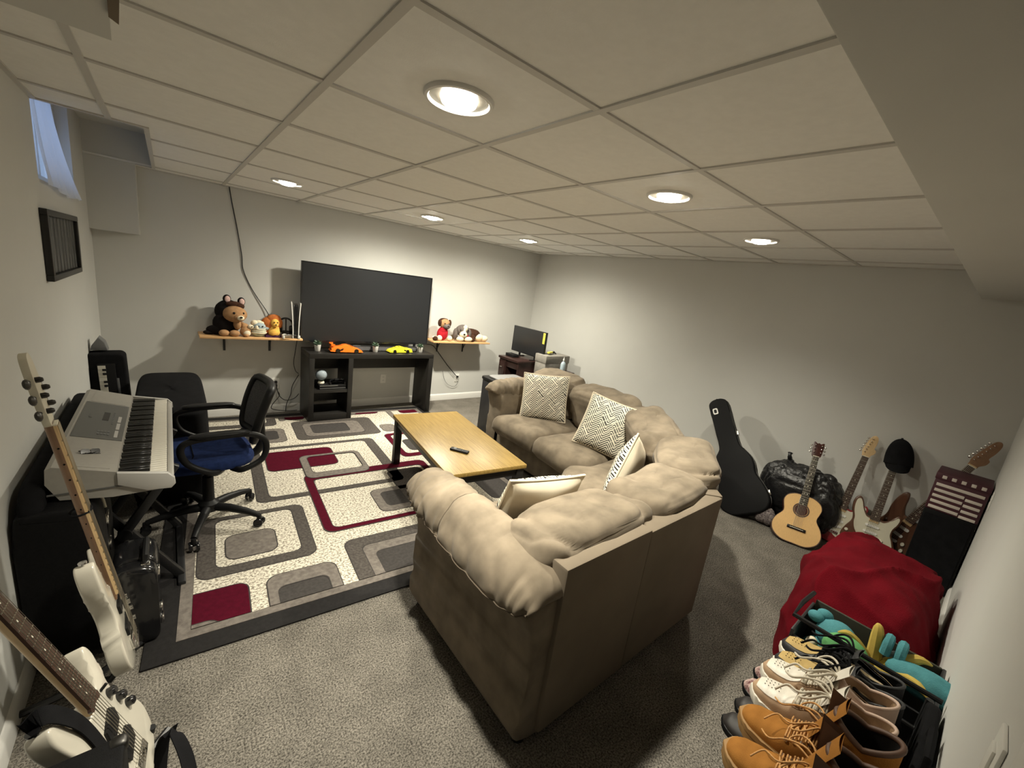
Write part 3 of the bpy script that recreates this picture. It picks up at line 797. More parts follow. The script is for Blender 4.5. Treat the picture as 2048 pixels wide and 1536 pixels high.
pillow('throw pillow at near end of the sofa, plain cream back towards the camera', frame_from((1.29, 1.24, .62), (.05, -.32, .92), (.12, .92, .32)))
# ------------------------------------------------------------------ TV stand
X0, X1, Yf, Yb, TZ2 = 1.055, 2.445, 4.37, 4.735, .735
st = root('tv_stand', 'black wooden TV stand with open shelf tower at its left', 'tv stand')
MB().box((X0, Yf, TZ2-.05), (X1, Yb, TZ2), .003).build('top', 'black_wood', st)
MB().box((X0, Yf, .012), (X0+.05, Yb, TZ2-.05), .003).build('side_panel', 'black_wood', st)
MB().box((X0+.385, Yf, .012), (X0+.435, Yb, TZ2-.05), .003).build('side_panel', 'black_wood', st)
MB().box((X1-.06, Yf, .012), (X1, Yb, TZ2-.05), .003).build('side_panel', 'black_wood', st)
MB().box((X0+.05, Yf, .012), (X0+.385, Yb, .085), .003).build('shelf', 'black_wood', st)
MB().box((X0+.05, Yf+.005, .315), (X0+.385, Yb, .350), .003).build('shelf', 'black_wood', st)
MB().box((X0+.05, Yb-.02, .13), (X0+.385, Yb, .315)).build('back_panel', 'black_wood', st)
MB().box((X0+.05, Yb-.02, .50), (X0+.385, Yb, TZ2-.05)).build('back_panel', 'black_wood', st)
MB().box((X0+.435, Yb-.035, .50), (X1-.06, Yb-.015, TZ2-.05)).build('back_panel', 'black_wood', st)
# television
tv = root('television', 'large flat black television standing on the TV stand', 'television', T(0, 4.60, 0))
TX0, TX1, TB, TT = 1.02, 2.462, .812, 1.625
MB().box((TX0, .012, TB+.0), (TX1, .045, TT), .003).build('body', 'tv_black', tv)
MB().box((TX0+.012, .009, TB+.02), (TX1-.012, .0125, TT-.008)).build('screen', 'tv_screen', tv)
fr = MB()
for lo, hi in (((TX0, .004, TB), (TX1, .013, TB+.02)), ((TX0, .004, TT-.008), (TX1, .013, TT)), ((TX0, .004, TB+.02), (TX0+.012, .013, TT-.008)), ((TX1-.012, .004, TB+.02), (TX1, .013, TT-.008))): fr.box(lo, hi)
fr.build('bezel', 'black_gloss', tv)
MB().box((TX0+.35, .045, TB+.06), (TX1-.35, .075, TT-.3), .01).build('rear_housing', 'black_plastic', tv)
for x in (TX0+.16, TX1-.16):
    MB().box((x-.012, -.03, TZ2+.012), (x+.012, .08, TZ2+.024), .003).box((x-.012, .012, TZ2+.02), (x+.012, .04, TB+.01), .003).box((x-.014, -.03, TZ2), (x+.014, -.01, TZ2+.014)).box((x-.014, .06, TZ2), (x+.014, .08, TZ2+.014)).build('leg', 'black_metal', tv)
sb = root('soundbar', 'long low black soundbar in front of the television', 'soundbar', T(1.90, 4.568, TZ2))
MB().box((-.40, -.028, .0), (.40, .026, .056), .008).build('body', 'black_plastic', sb)
MB().box((-.385, -.0305, .008), (.385, -.0275, .048)).build('grille', 'mesh_grey', sb)
MB().box((-.36, -.015, .0555), (-.28, .0, .058)).build('button_strip', 'grey_plastic', sb)

# potted succulents
def pot(lab, x, y, s):
    r = root('potted_plant', lab, 'plant', T(x, y, TZ2), 'small dark plants in white pots on the TV stand')
    MB().lathe([(.021, 0), (.023, .002), (.029, .058), (.030, .062), (.027, .062), (.026, .05), (0.0005, .049)], 24, M=SC(s, s, s)).build('pot', 'plate_white', r)
    mb = MB()
    for k in range(16):
        a = k*2.4; ln = .030+.018*((k*7) % 5)/5; el = .35+.9*((k*3) % 7)/7
        d = Vector((math.cos(a)*math.cos(el), math.sin(a)*math.cos(el), math.sin(el))); p = Vector((0, 0, .055))
        tip = p+d*ln*1.3; side = d.cross(Vector((0, 0, 1))).normalized()
        mb.tube([p, p+d*ln*.5, p+d*ln, tip], [.006, .010, .009, .002], 6, M=SC(s, s, s))
    mb.build('leaves', 'leaf_dark', r)
pot('small white pot with dark plant at the left end of the TV stand', 1.165, 4.52, 1.12)
pot('small white pot with dark plant between the orange and yellow model cars', 1.765, 4.49, 1.12)
pot('small white pot with dark plant right of the yellow model car', 2.325, 4.50, 1.05)
# model cars: local x = forward, y = left, z up
def model_car(name, lab, M, paint, wing, L=.30):
    r = root(name, lab, 'model car', M)
    s = L/.30
    side = [(-.150, .030), (-.148, .052), (-.12, .060), (-.07, .064), (-.03, .080), (.01, .083), (.045, .072), (.085, .055), (.125, .042), (.148, .030), (.150, .020), (.135, .013), (-.140, .014)]
    side = [(p.x, p.y) for p in catmull([(a*s, b*s, 0) for a, b in side], True, 4)]
    # body narrows towards the roof
    def wid(z): return s*(.063 if z < .045*s else .063-.022*min(1, (z/s-.045)/.036))
    mb = MB(); n = len(side); vs = []
    cols = [(-1, 0), (-.82, .0), (0, 0), (.82, 0), (1, 0)]
    for q in (-1, -.86, -.4, .4, .86, 1):
        k = 1 if abs(q) < .9 else .94
        for (a, b) in side: vs.append(Vector((a*(1 if abs(q) < .9 else .985), q*wid(b), b*k+(.001*s))))
    fs = []
    for j in range(5):
        for i in range(n): i2 = (i+1) % n; fs.append((j*n+i, j*n+i2, (j+1)*n+i2, (j+1)*n+i))
    fs.append(tuple(range(n))); fs.append(tuple(5*n+i for i in range(n)))
    mb.add(vs, fs); body = mb.build('body', paint, r, ang=35)
    for sx in (-1, 1):
        w = [(-.062, .060), (-.030, .077), (.012, .079), (.042, .066), (.030, .060)]
        MB().prism([(a*s, b*s) for a, b in w], 0, .0012, M=frame((0, sx*s*.0505, 0), (1, 0, 0), (0, sx*-.42, 1), (0, sx, .42))).build('side_window', 'dark_glass', r)
        vent = [(-.075, .032), (-.045, .050), (-.028, .048), (-.05, .030)]
        MB().prism([(a*s, b*s) for a, b in vent], 0, .001, M=frame((0, sx*s*.0628, 0), (1, 0, 0), (0, 0, 1), (0, sx, 0))).build('side_vent', 'eye_black', r)
    MB().prism([(.014*s, -.036*s), (.060*s, -.050*s), (.060*s, .050*s), (.014*s, .036*s)], 0, .0015, M=T(0, 0, .088*s) @ RY(.36)).build('windscreen', 'dark_glass', r)
    wz = .0235*s
    for sx in (-.088, .092):
        for sy in (-1, 1):
            wM = T(sx*s, sy*.0565*s, wz) @ RX(PI/2)
            wh = MB().lathe([(.010*s, -.009*s), (.0225*s, -.009*s), (.0235*s, -.006*s), (.0235*s, .006*s), (.0225*s, .009*s), (.010*s, .009*s)], 22, M=wM).build('wheel', 'eye_black', r)
            hb = MB()
            for k in range(5):
                a = k*2*PI/5; hb.box((0, -.0022*s, -.0098*s), (.015*s, .0022*s, .0098*s), M=wM @ RZ(a))
            hb.build('rim', 'gunmetal', wh)
    if wing:
        wg = MB().box((-.150*s, -.058*s, .079*s), (-.120*s, .058*s, .083*s), .001).box((-.140*s, -.040*s, .055*s), (-.130*s, -.036*s, .080*s)).box((-.140*s, .036*s, .055*s), (-.130*s, .040*s, .080*s))
        wg.box((-.152*s, .057*s, .070*s), (-.116*s, .059*s, .090*s)).box((-.152*s, -.059*s, .070*s), (-.116*s, -.057*s, .090*s)); wg.build('rear_wing', paint, r)
    for sy in (-1, 1): MB().prism([(.118*s, .040*s*sy), (.140*s, .050*s*sy), (.118*s, .056*s*sy)][::sy], .0425*s, .0445*s, M=RY(.18)).build('headlight', 'plate_white', r)
    MB().box((-.152*s, -.05*s, .034*s), (-.149*s, .05*s, .040*s)).build('tail_light', 'red_finish', r)
model_car('model_car', 'orange model sports car with a rear wing on the TV stand', T(1.435, 4.465, TZ2) @ RZ(-.10), 'orange_paint', True, .31)
model_car('model_car', 'yellow model sports car on the TV stand', T(2.045, 4.475, TZ2) @ RZ(PI+.06), 'yellow_paint', False, .27)
# inside the tower: console, controller, globe
gc = root('game_console', 'flat black game console on the middle shelf of the TV stand', 'console', T(1.295, 4.49, .350))
MB().box((-.135, -.10, 0), (.135, .15, .021), .003).box((-.13, -.095, .021), (.13, .145, .026)).box((-.135, -.10, .026), (.135, .15, .049), .003).build('case', 'black_plastic', gc)
MB().box((-.13, -.1015, .010), (.13, -.0995, .015)).build('disc_slot', 'grey_plastic', gc)
MB().box((-.13, -.1015, .034), (.05, -.0995, .045)).build('front_strip', 'panel_grey', gc)
def controller(lab, M, ms, mp):
    r = root('game_controller', lab, 'controller', M)
    pts = catmull([(-.05, .025, 0), (0, .030, 0), (.05, .025, 0), (.074, .005, 0), (.082, -.045, 0), (.068, -.055, 0), (.050, -.020, 0), (0, -.014, 0), (-.050, -.020, 0), (-.068, -.055, 0), (-.082, -.045, 0), (-.074, .005, 0)], True, 4)
    MB().prism([(p.x, p.y) for p in pts], .0, .040, .012).build('shell', ms, r)
    MB().prism(rrect(-.036, -.012, .036, .027, .008), .039, .0425).build('touch_panel', mp, r)
    for x in (-.027, .027): MB().lathe([(.006, .04), (.005, .05), (.010, .052), (.009, .056), (.0005, .055)], 14, M=T(x, -.014, 0)).build('thumbstick', 'eye_black', r)
    for k in range(4): MB().lathe([(.0045, .039), (.0045, .0435), (.0005, .044)], 10, M=T(.056+.012*math.cos(k*PI/2), .008+.012*math.sin(k*PI/2), 0)).build('button', 'grey_plastic', r)
    return r
controller('black game controller lying on the flat console in the TV stand', T(1.345, 4.45, .399) @ RX(.20), 'black_gloss', 'black_plastic')
gl = root('snow_globe', 'small glass globe on a pale base inside the TV stand tower', 'globe', T(1.192, 4.455, .399))
MB().lathe([(.0005, 0), (.026, 0), (.032, .008), (.031, .022), (.022, .034), (.0005, .035)], 24).build('base', 'ivory', gl)
MB().lathe([(.022, .032), (.030, .036), (.030, .042), (.022, .046)], 24).build('leaf_ring', 'leaf_dark', gl)
MB().ell((0, 0, .096), (.056, .056, .056), nu=28, nv=18).build('globe', 'globe_glass', gl)

# ------------------------------------------------------------------ shelves with plush toys
def shelf(lab, x0, x1, y0, z):
    r = root('wall_shelf', lab, 'shelf', T(x0, y0, z))
    w, d = x1-x0, YF-y0
    MB().box((0, 0, -.020), (w, d, 0), .004).build('board', 'shelf_wood', r)
    for f in (.24, .70):
        MB().box((f*w-.010, .05, -.026), (f*w+.010, d, -.0205)).box((f*w-.010, d-.006, -.18), (f*w+.010, d, -.0205)).tube([(f*w, .10, -.026), (f*w, d-.06, -.055), (f*w, d-.012, -.13)], .006, 8).build('bracket', 'black_metal', r)
    return r
S1, S2 = .853, .866
shelf('pine wall shelf left of the television, holding plush toys and a console', .19, 1.03, 4.54, S1)
shelf('pine wall shelf right of the television with two plush dogs', 2.52, 3.39, 4.54, S2)
def bl(mb_m, name, r, *els, seed=1, wob=.06):
    mb = MB()
    for e in els:
        c, rad = e[0], e[1]; mb.ell(c, rad, nu=18, nv=12, wob=wob, seed=seed+c[0]*9, wf=14)
    return mb.build(name, mb_m, r, ang=80)
# 1: big bear in a dark hooded cape
r = root('plush_bear', 'large tan plush bear in a dark hooded cape with pink ears', 'plush toy', T(.42, 4.67, S1))
bl('black_plush', 'cape', r, ((-.02, .01, .10), (.105, .075, .115)), ((-.09, .0, .045), (.085, .05, .045)), ((-.155, -.01, .02), (.045, .03, .02)), ((.03, .03, .13), (.07, .05, .10)))
bl('black_plush', 'hood', r, ((.0, .030, .222), (.106, .082, .102)))
bl('brown_plush', 'hood_face', r, ((.085, -.045, .278), (.036, .028, .028)), ((.035, -.03, .293), (.060, .034, .028)))
bl('tan_plush', 'head', r, ((.045, -.055, .205), (.096, .074, .078)), ((.072, -.112, .182), (.046, .036, .036)))
bl('cream_plush', 'muzzle', r, ((.078, -.135, .180), (.030, .020, .024)))
bl('eye_black', 'nose', r, ((.082, -.156, .188), (.012, .007, .009)), wob=0)
bl('eye_black', 'eye', r, ((.030, -.126, .222), (.010, .007, .011)), wob=0); bl('eye_black', 'eye', r, ((.105, -.108, .222), (.009, .007, .010)), wob=0)
for x, y, z_ in ((-.012, .0, .335), (.100, .0, .318)):
    e = bl('black_plush', 'ear', r, ((x, y, z_), (.032, .018, .040))); bl('pink_plush', 'ear_lining', e, ((x+.004, y-.014, z_), (.022, .010, .030)))
bl('tan_plush', 'arm', r, ((.06, -.06, .11), (.032, .04, .05)))
bl('tan_plush', 'foot', r, ((-.045, -.085, .03), (.042, .035, .03))); bl('tan_plush', 'foot', r, ((.035, -.09, .03), (.042, .035, .03)))
# 2: small bear
r = root('plush_bear', 'small tan plush bear with cream belly beside the hooded bear', 'plush toy', T(.545, 4.605, S1) @ SC(.86, .86, .82))
bl('tan_plush', 'body', r, ((0, 0, .06), (.052, .045, .060)), ((-.01, .01, .115), (.040, .035, .038)))
bl('cream_plush', 'belly', r, ((.008, -.030, .042), (.036, .026, .036)))
bl('cream_plush', 'face', r, ((.045, -.02, .118), (.028, .026, .024)))
bl('eye_black', 'nose', r, ((.055, -.045, .122), (.007, .006, .006)), wob=0)
bl('tan_plush', 'ear', r, ((-.03, .0, .150), (.016, .010, .016)))
bl('tan_plush', 'foot', r, ((.0, -.045, .02), (.026, .026, .02)))
# 3: pale round plush
r = root('plush_creature', 'pale blue and mint round plush with a fluffy white tuft', 'plush toy', T(.655, 4.62, S1))
bl('mint_plush', 'body', r, ((0, 0, .045), (.062, .052, .045)))
mb = MB()
for k in range(3): mb.tube([(.0615*math.cos(t/16*2*PI)*(1-.05*k), .0525*math.sin(t/16*2*PI)*(1-.05*k), .040+.018*k) for t in range(16)], .007, 6, closed=True)
mb.build('belly_bands', 'cream_plush', r)
bl('paleblue_plush', 'head', r, ((.005, .0, .095), (.055, .047, .042)))
bl('cream_plush', 'tuft', r, ((-.03, .01, .128), (.032, .03, .026)), ((.0, .012, .138), (.03, .026, .022)), ((.025, .01, .126), (.022, .02, .02)), wob=.3)
bl('paleblue_plush', 'ear', r, ((.065, -.005, .082), (.026, .014, .015)))
bl('cream_plush', 'beak', r, ((-.022, -.044, .090), (.014, .012, .022)))
for x in (-.005, .026): bl('eye_black', 'eye', r, ((x, -.046, .106), (.006, .004, .007)), wob=0)
# 4: lion
r = root('plush_lion', 'plush lion with orange mane and yellow face on left shelf', 'plush toy', T(.775, 4.64, S1))
bl('yellow_plush', 'body', r, ((.01, .0, .06), (.055, .045, .065)), ((.012, -.025, .045), (.05, .032, .042)))
bl('orange_plush', 'mane', r, ((-.030, .012, .115), (.066, .045, .080)), ((.012, .015, .168), (.066, .042, .052)), ((-.048, .01, .07), (.036, .035, .055)), ((.060, .01, .13), (.030, .03, .055)), wob=.14)
bl('yellow_plush', 'head', r, ((.016, -.026, .140), (.037, .034, .040)), ((.018, -.052, .122), (.026, .020, .018)))
for x in (-.022, .052): bl('orange_plush', 'ear', r, ((x, .0, .188), (.014, .010, .016)))
for x in (.005, .035): bl('eye_black', 'eye', r, ((x, -.058, .148), (.005, .004, .007)), wob=0)
bl('eye_black', 'nose', r, ((.018, -.072, .128), (.008, .005, .005)), wob=0)
r = tag(MB().grid(lambda u, v: Vector((.70+.20*u+.01*math.sin(v*9), 4.575+.055*v, S1+.002+.014*(1+math.sin(u*17)*.5)*math.sin(v*PI)**.5+.008*math.sin(u*31+v*4)*math.sin(v*PI))), 50, 10).build('folded_cloth', 'purple_cloth'), 'crumpled dark purple cloth at the feet of the plush lion', 'cloth')
# headset on a stand
r = root('headset', 'black over-ear headset standing upright on the left shelf', 'headset', T(.895, 4.655, S1) @ RZ(-.25))
arc = [(.062*math.cos(a), 0, .118+.070*math.sin(a)) for a in [math.radians(-25+k*230/20) for k in range(21)]]
MB().tube(arc, [.009]*21, 8, M=SC(1, 1.6, 1)).build('headband', 'black_plastic', r)
MB().tube([(0, .01, .0), (0, .01, .185)], .006, 8).lathe([(.05, 0), (.05, .008), (.006, .012)], 24, M=T(0, .01, 0)).build('stand', 'black_metal', r)
for sx in (-1, 1): MB().lathe([(.0005, -.018), (.034, -.018), (.040, -.008), (.040, .008), (.030, .018), (.0005, .018)], 22, M=T(sx*.048, 0, .078) @ RY(PI/2)).build('ear_cup', 'black_plastic', r)
MB().box((-.035, -.03, .008), (.035, .03, .062), .012).build('cradle', 'black_plastic', r)
controller('black and white game controller in front of the black headset', T(.92, 4.585, S1) @ RZ(.1) @ RX(.1), 'plate_white', 'black_plastic')
r = root('game_console', 'tall white game console with a dark core beside the television', 'console', T(.985, 4.655, S1) @ RZ(-.18))
MB().box((-.017, -.105, .003), (.017, .10, .335), .006).build('core', 'black_gloss', r)
for sx in (-1, 1):
    def fin(u, v, sx=sx): return Vector((sx*(.020+.016*v*v), -.118+.233*u, .004+.350*v))
    mb = MB(); n1 = len(mb.v)
    mb.grid(fin, 2, 14).grid(lambda u, v: fin(u, v)+Vector((sx*.009, 0, 0)), 2, 14)
    for j in range(13):
        a_, b_ = 2*j, 2*(j+1); mb.f += [(a_, b_, b_+28, a_+28), (a_+1, b_+1, b_+29, a_+29)]; mb.m += [0, 0]
    mb.f += [(0, 1, 29, 28), (26, 27, 55, 54)]; mb.m += [0, 0]
    mb.build('side_shell', 'plate_white', r)
MB().lathe([(.045, 0), (.045, .004), (.0005, .005)], 24).build('foot', 'black_plastic', r)

# right shelf
r = root('plush_pug', 'sitting plush pug in a red sweater on the right shelf', 'plush toy', T(2.70, 4.66, S2))
bl('red_knit', 'sweater', r, ((0, 0, .085), (.075, .06, .085)), ((0, -.01, .13), (.06, .05, .05)))
bl('tan_plush', 'head', r, ((.012, -.015, .215), (.070, .058, .062)))
bl('brown_plush', 'ear', r, ((-.060, -.015, .225), (.022, .030, .046))); bl('brown_plush', 'ear', r, ((.082, -.015, .225), (.022, .030, .046)))
bl('brown_plush', 'crown', r, ((.012, .015, .262), (.06, .04, .022)))
bl('grey_plush', 'muzzle', r, ((.018, -.062, .188), (.050, .034, .034)))
for x in (-.015, .045): bl('eye_black', 'eye', r, ((x, -.068, .222), (.009, .006, .009)), wob=0)
bl('eye_black', 'nose', r, ((.020, -.092, .192), (.011, .006, .008)), wob=0)
bl('cream_plush', 'paw', r, ((-.072, -.06, .036), (.034, .036, .036))); bl('cream_plush', 'paw', r, ((.075, -.06, .036), (.034, .036, .036)))
r = root('plush_ball', 'small dark brown plush ball with a pale rim on right shelf', 'plush toy', T(2.568, 4.60, S2))
bl('brown_plush', 'ball', r, ((0, 0, .03), (.034, .032, .03))); bl('cream_plush', 'rim', r, ((0, .012, .042), (.036, .022, .018)))
r = root('plush_dog', 'lying grey and white plush dog with hind legs past the shelf end', 'plush toy', T(3.02, 4.66, S2))
bl('grey_plush', 'head', r, ((-.03, -.01, .140), (.095, .07, .075)))
bl('cream_plush', 'blaze', r, ((-.015, -.055, .175), (.034, .03, .042)), ((-.035, -.072, .135), (.022, .02, .04)))
bl('cream_plush', 'muzzle', r, ((-.055, -.085, .095), (.058, .036, .044)))
bl('eye_black', 'nose', r, ((-.062, -.120, .102), (.015, .008, .012)), wob=0)
for x in (-.095, .025): bl('eye_black', 'eye', r, ((x, -.072, .150), (.008, .006, .009)), wob=0)
bl('grey_plush', 'ear', r, ((-.125, .0, .09), (.035, .035, .075))); bl('grey_plush', 'ear', r, ((.065, -.03, .10), (.032, .035, .07)))
bl('brown_plush', 'body', r, ((.13, .02, .085), (.15, .075, .082)), ((.12, .0, .05), (.06, .08, .06)))
bl('cream_plush', 'front_paw', r, ((-.10, -.085, .035), (.055, .036, .034))); bl('cream_plush', 'front_paw', r, ((.025, -.09, .035), (.06, .036, .034)))
bl('brown_plush', 'foreleg', r, ((.10, -.075, .03), (.04, .03, .03)))
bl('cream_plush', 'hind_leg', r, ((.23, -.02, .055), (.075, .055, .052))); bl('cream_plush', 'hind_paw', r, ((.315, -.03, .045), (.065, .045, .042)))
bl('red_knit', 'collar', r, ((-.02, -.05, .078), (.07, .04, .014)))

# ------------------------------------------------------------------ far corner: desk, screen, tool boxes, bin
DM = T(3.40, 4.12, 0)
r = root('desk', 'dark brown desk in the far corner behind the sofa', 'desk', DM)
MB().box((0, -.21, .715), (.90, .21, .745), .003).build('desktop', 'desk_brown', r)
MB().box((.02, .06, .0), (.88, .20, .715), .003).build('drawer_cabinet', 'desk_brown', r)
MB().box((.02, -.20, .0), (.88, -.175, .715), .003).build('side_panel', 'desk_brown', r)
MB().box((.86, -.175, .25), (.88, .06, .715), .003).build('back_panel', 'desk_brown', r)
MB().box((.03, -.175, .62), (.05, .06, .715), .003).build('apron', 'desk_brown', r)
for z0 in (.05, .27, .49): MB().box((.008, .07, z0), (.021, .19, z0+.20), .002).build('drawer', 'desk_brown', r)
for z0 in (.16, .38, .60): MB().box((-.006, .105, z0), (.010, .155, z0+.015), .004).build('handle', 'chrome', r)
r = root('monitor', 'flat dark television standing on the corner desk', 'monitor', T(3.70, 4.115, .745) @ RZ(math.radians(-1)))
MB().box((0, -.335, .05), (.030, .335, .400), .003).build('body', 'tv_black', r)
MB().box((-.002, -.328, .062), (.0005, .328, .394)).build('screen', 'tv_screen', r)
MB().box((-.003, -.325, .25), (-.0015, -.285, .39)).build('label_strip', 'tool_yellow', r)
for y in (-.16, .16): MB().box((-.07, y-.01, 0), (.10, y+.01, .012), .002).box((.005, y-.01, .01), (.025, y+.01, .06)).build('foot', 'black_plastic', r)
tag(MB().box((3.50, 4.14, .746), (3.60, 4.31, .785), .004).build('set_top_box', 'black_plastic'), 'low black box on the corner desk in front of the screen', 'box')
# stack of tool boxes on the floor by the desk
r0 = (3.78, 3.33)
def tool_box(lab, z, h, ml, mb_, w=.42, d=.20):
    r = root('tool_box', lab, 'tool box', T(3.87, 3.78, z) @ RZ(-PI/2) @ RZ(.0), 'stacked tool boxes beside the desk')
    MB().box((-d/2, -w/2, 0), (d/2, w/2, h*.62), .008).build('body', mb_, r)
    MB().box((-d/2-.008, -w/2-.008, h*.60), (d/2+.008, w/2+.008, h), .012).build('lid', ml, r)
    for y in (-.10, .10): MB().box((-d/2-.016, y-.02, h*.35), (-d/2-.004, y+.02, h*.75), .004).build('latch', 'black_plastic', r)
    MB().tube([(-.02, -.07, h), (-.02, -.06, h+.016), (-.02, .06, h+.016), (-.02, .07, h)], .008, 8).build('handle', 'black_plastic', r)
    return r
tool_box('tool box at the bottom of the stack beside the corner desk', 0, .30, 'tool_grey', 'bin_plastic')
tool_box('middle grey and black tool box of the stack by the desk', .318, .27, 'tool_grey', 'bin_plastic')
tool_box('topmost grey tool box of the stack by the corner desk', .606, .26, 'tool_grey', 'tool_grey')
r = root('hand_tool', 'yellow and black hand tool on top of the tool boxes', 'tool', T(3.82, 3.775, .884) @ RZ(.4))
MB().box((-.09, -.018, 0), (.03, .018, .022), .006).build('grip', 'tool_yellow', r); MB().box((.03, -.012, .004), (.11, .012, .018), .003).build('blade_housing', 'black_plastic', r)
r = root('spray_bottle', 'pale blue bottle with a white nozzle in front of the tool boxes', 'bottle', T(3.85, 3.555, .690) @ SC(.85, .85, .85))
MB().lathe([(.0005, 0), (.036, 0), (.038, .01), (.038, .11), (.028, .14), (.012, .155), (.012, .17)], 22).build('bottle', 'bottle_blue', r)
MB().lathe([(.014, .168), (.014, .185), (.006, .20), (.004, .225), (.0005, .226)], 16).build('nozzle', 'plate_white', r)
r = root('side_table', 'small dark side table behind the sofa, in front of the tool boxes', 'table', T(3.86, 3.555, -.045))
MB().box((-.13, -.09, .705), (.13, .09, .735), .004).build('tabletop', 'desk_brown', r)
for sx in (-1, 1):
    for sy in (-1, 1): MB().box((sx*.105-.015, sy*.065-.015, .045), (sx*.105+.015, sy*.065+.015, .705)).build('leg', 'desk_brown', r)
r = root('trash_bin', 'black trash bin with a grey lid beyond the sofa arm', 'trash bin', T(2.94, 3.54, 0) @ RZ(-.05))
MB().prism(rrect(-.24, -.155, .24, .155, .04), 0, .60, .01).build('bin', 'bin_plastic', r)
MB().prism(rrect(-.25, -.165, .25, .165, .045), .60, .635, .012).build('rim', 'black_plastic', r)
MB().prism(rrect(-.19, -.115, .20, .115, .05), .634, .652, .012).build('lid', 'trash_lid', r)
# ------------------------------------------------------------------ guitars (local: x across, y along the neck, z out of the front; origin at the body's end)
STRAT = [(0, 0), (.07, .002), (.125, .022), (.158, .075), (.160, .12), (.140, .175), (.122, .215), (.124, .26), (.142, .305), (.148, .345), (.130, .372), (.110, .360), (.085, .318), (.055, .300), (.030, .300),
         (-.030, .300), (-.050, .312), (-.075, .350), (-.092, .395), (-.112, .425), (-.138, .415), (-.148, .370), (-.142, .315), (-.126, .265), (-.124, .225), (-.142, .180), (-.160, .125), (-.158, .080), (-.125, .025), (-.07, .003)]
PG = [(.02,.06),(.09,.05),(.135,.085),(.145,.12),(.127,.175),(.110,.215),(.112,.262),(.128,.305),(.134,.345),(.122,.358),(.098,.325),(.06,.288),(.03,.288),(-.03,.288),(-.055,.300),(-.082,.345),(-.098,.388),(-.114,.410),(-.130,.398),(-.134,.36),(-.128,.31),(-.112,.262),(-.108,.22),(-.09,.17),(-.05,.12)]
def smooth2(p, per=4): return [(q.x, q.y) for q in catmull([(a, b, 0) for a, b in p], True, per)]
def neck_parts(r, y0, y1, w0, w1, zt, m_neck, m_board, nfret=21, side_dots=False):
    # y0 body end of the fingerboard, y1 nut
    mb = MB()
    def fn(u, v):
        y = y0-.02+(y1-y0+.03)*v; w = (w0+(w1-w0)*v)/2; a = PI*u
        return Vector((math.cos(a)*w, y, zt-.022*math.sin(a)*(1 if v > .04 else 1)))
    mb.grid(fn, 11, 16).grid(lambda u, v: Vector(((2*u-1)*(w0+(w1-w0)*v)/2, y0-.02+(y1-y0+.03)*v, zt)), 3, 16)
    nk = mb.build('neck', m_neck, r, ang=60)
    MB().add([(-w0/2, y0, zt), (w0/2, y0, zt), (w1/2, y1, zt), (-w1/2, y1, zt), (-w0/2*.96, y0, zt+.006), (w0/2*.96, y0, zt+.006), (w1/2*.96, y1, zt+.006), (-w1/2*.96, y1, zt+.006)],
             [(4, 5, 6, 7), (0, 1, 5, 4), (1, 2, 6, 5), (2, 3, 7, 6), (3, 0, 4, 7)]).build('fingerboard', m_board, r)
    L = (y1-y0)/(1-2**(-nfret/12.0)); mb = MB(); md = MB(); fy = [y1-L*(1-2**(-k/12.0)) for k in range(nfret+1)]
    for k in range(1, nfret+1):
        w = (w1+(w0-w1)*((y1-fy[k])/(y1-y0)))/2*.96; mb.box((-w, fy[k]-.0012, zt+.006), (w, fy[k]+.0012, zt+.0075))
    fr = mb.build('frets', 'string_metal', r); fr['kind'] = 'stuff'
    for k in (3, 5, 7, 9, 12, 15, 17, 19):
        if k <= nfret:
            y = (fy[k]+fy[k-1])/2
            for x in ((0,) if k != 12 else (-.011, .011)): md.lathe([(.0035, 0), (.0035, .0004), (.0003, .0005)], 10, M=T(x, y, zt+.006))
            if side_dots:
                w = (w1+(w0-w1)*((y1-y)/(y1-y0)))/2
                md.lathe([(.0025, 0), (.0025, .001), (.0003, .0012)], 8, M=T(-w*.985, y, zt+.001) @ RY(-PI/2))
    md.build('inlay_dots', 'ivory' if m_board != 'maple_light' else 'eye_black', r)['kind'] = 'stuff'
    MB().box((-w1/2, y1, zt), (w1/2, y1+.004, zt+.009)).build('nut', 'ivory', r)
    return y1
def tuner(r, x, y, z, sx, m='chrome', s=1):
    t = MB().lathe([(.005*s, -.002), (.005*s, .010), (.003*s, .016), (.0003, .017)], 12, M=T(x, y, z)).tube([(x, y, z-.012), (x+sx*.018*s, y, z-.012)], .003*s, 8).build('tuner', m, r)
    MB().ell((x+sx*.026*s, y, z-.012), (.008*s, .009*s, .005*s), nu=10, nv=6).build('tuner_key', m, t)
def strings(r, n, y0, y1, w0, w1, z0, z1, rad=.0007):
    mb = MB()
    for k in range(n):
        q = k/(n-1)-.5; mb.tube([(q*w0, y0, z0), (q*w1, y1, z1)], rad*(1.6-k/n), 4, caps=False)
    mb.build('strings', 'string_metal', r)['kind'] = 'stuff'
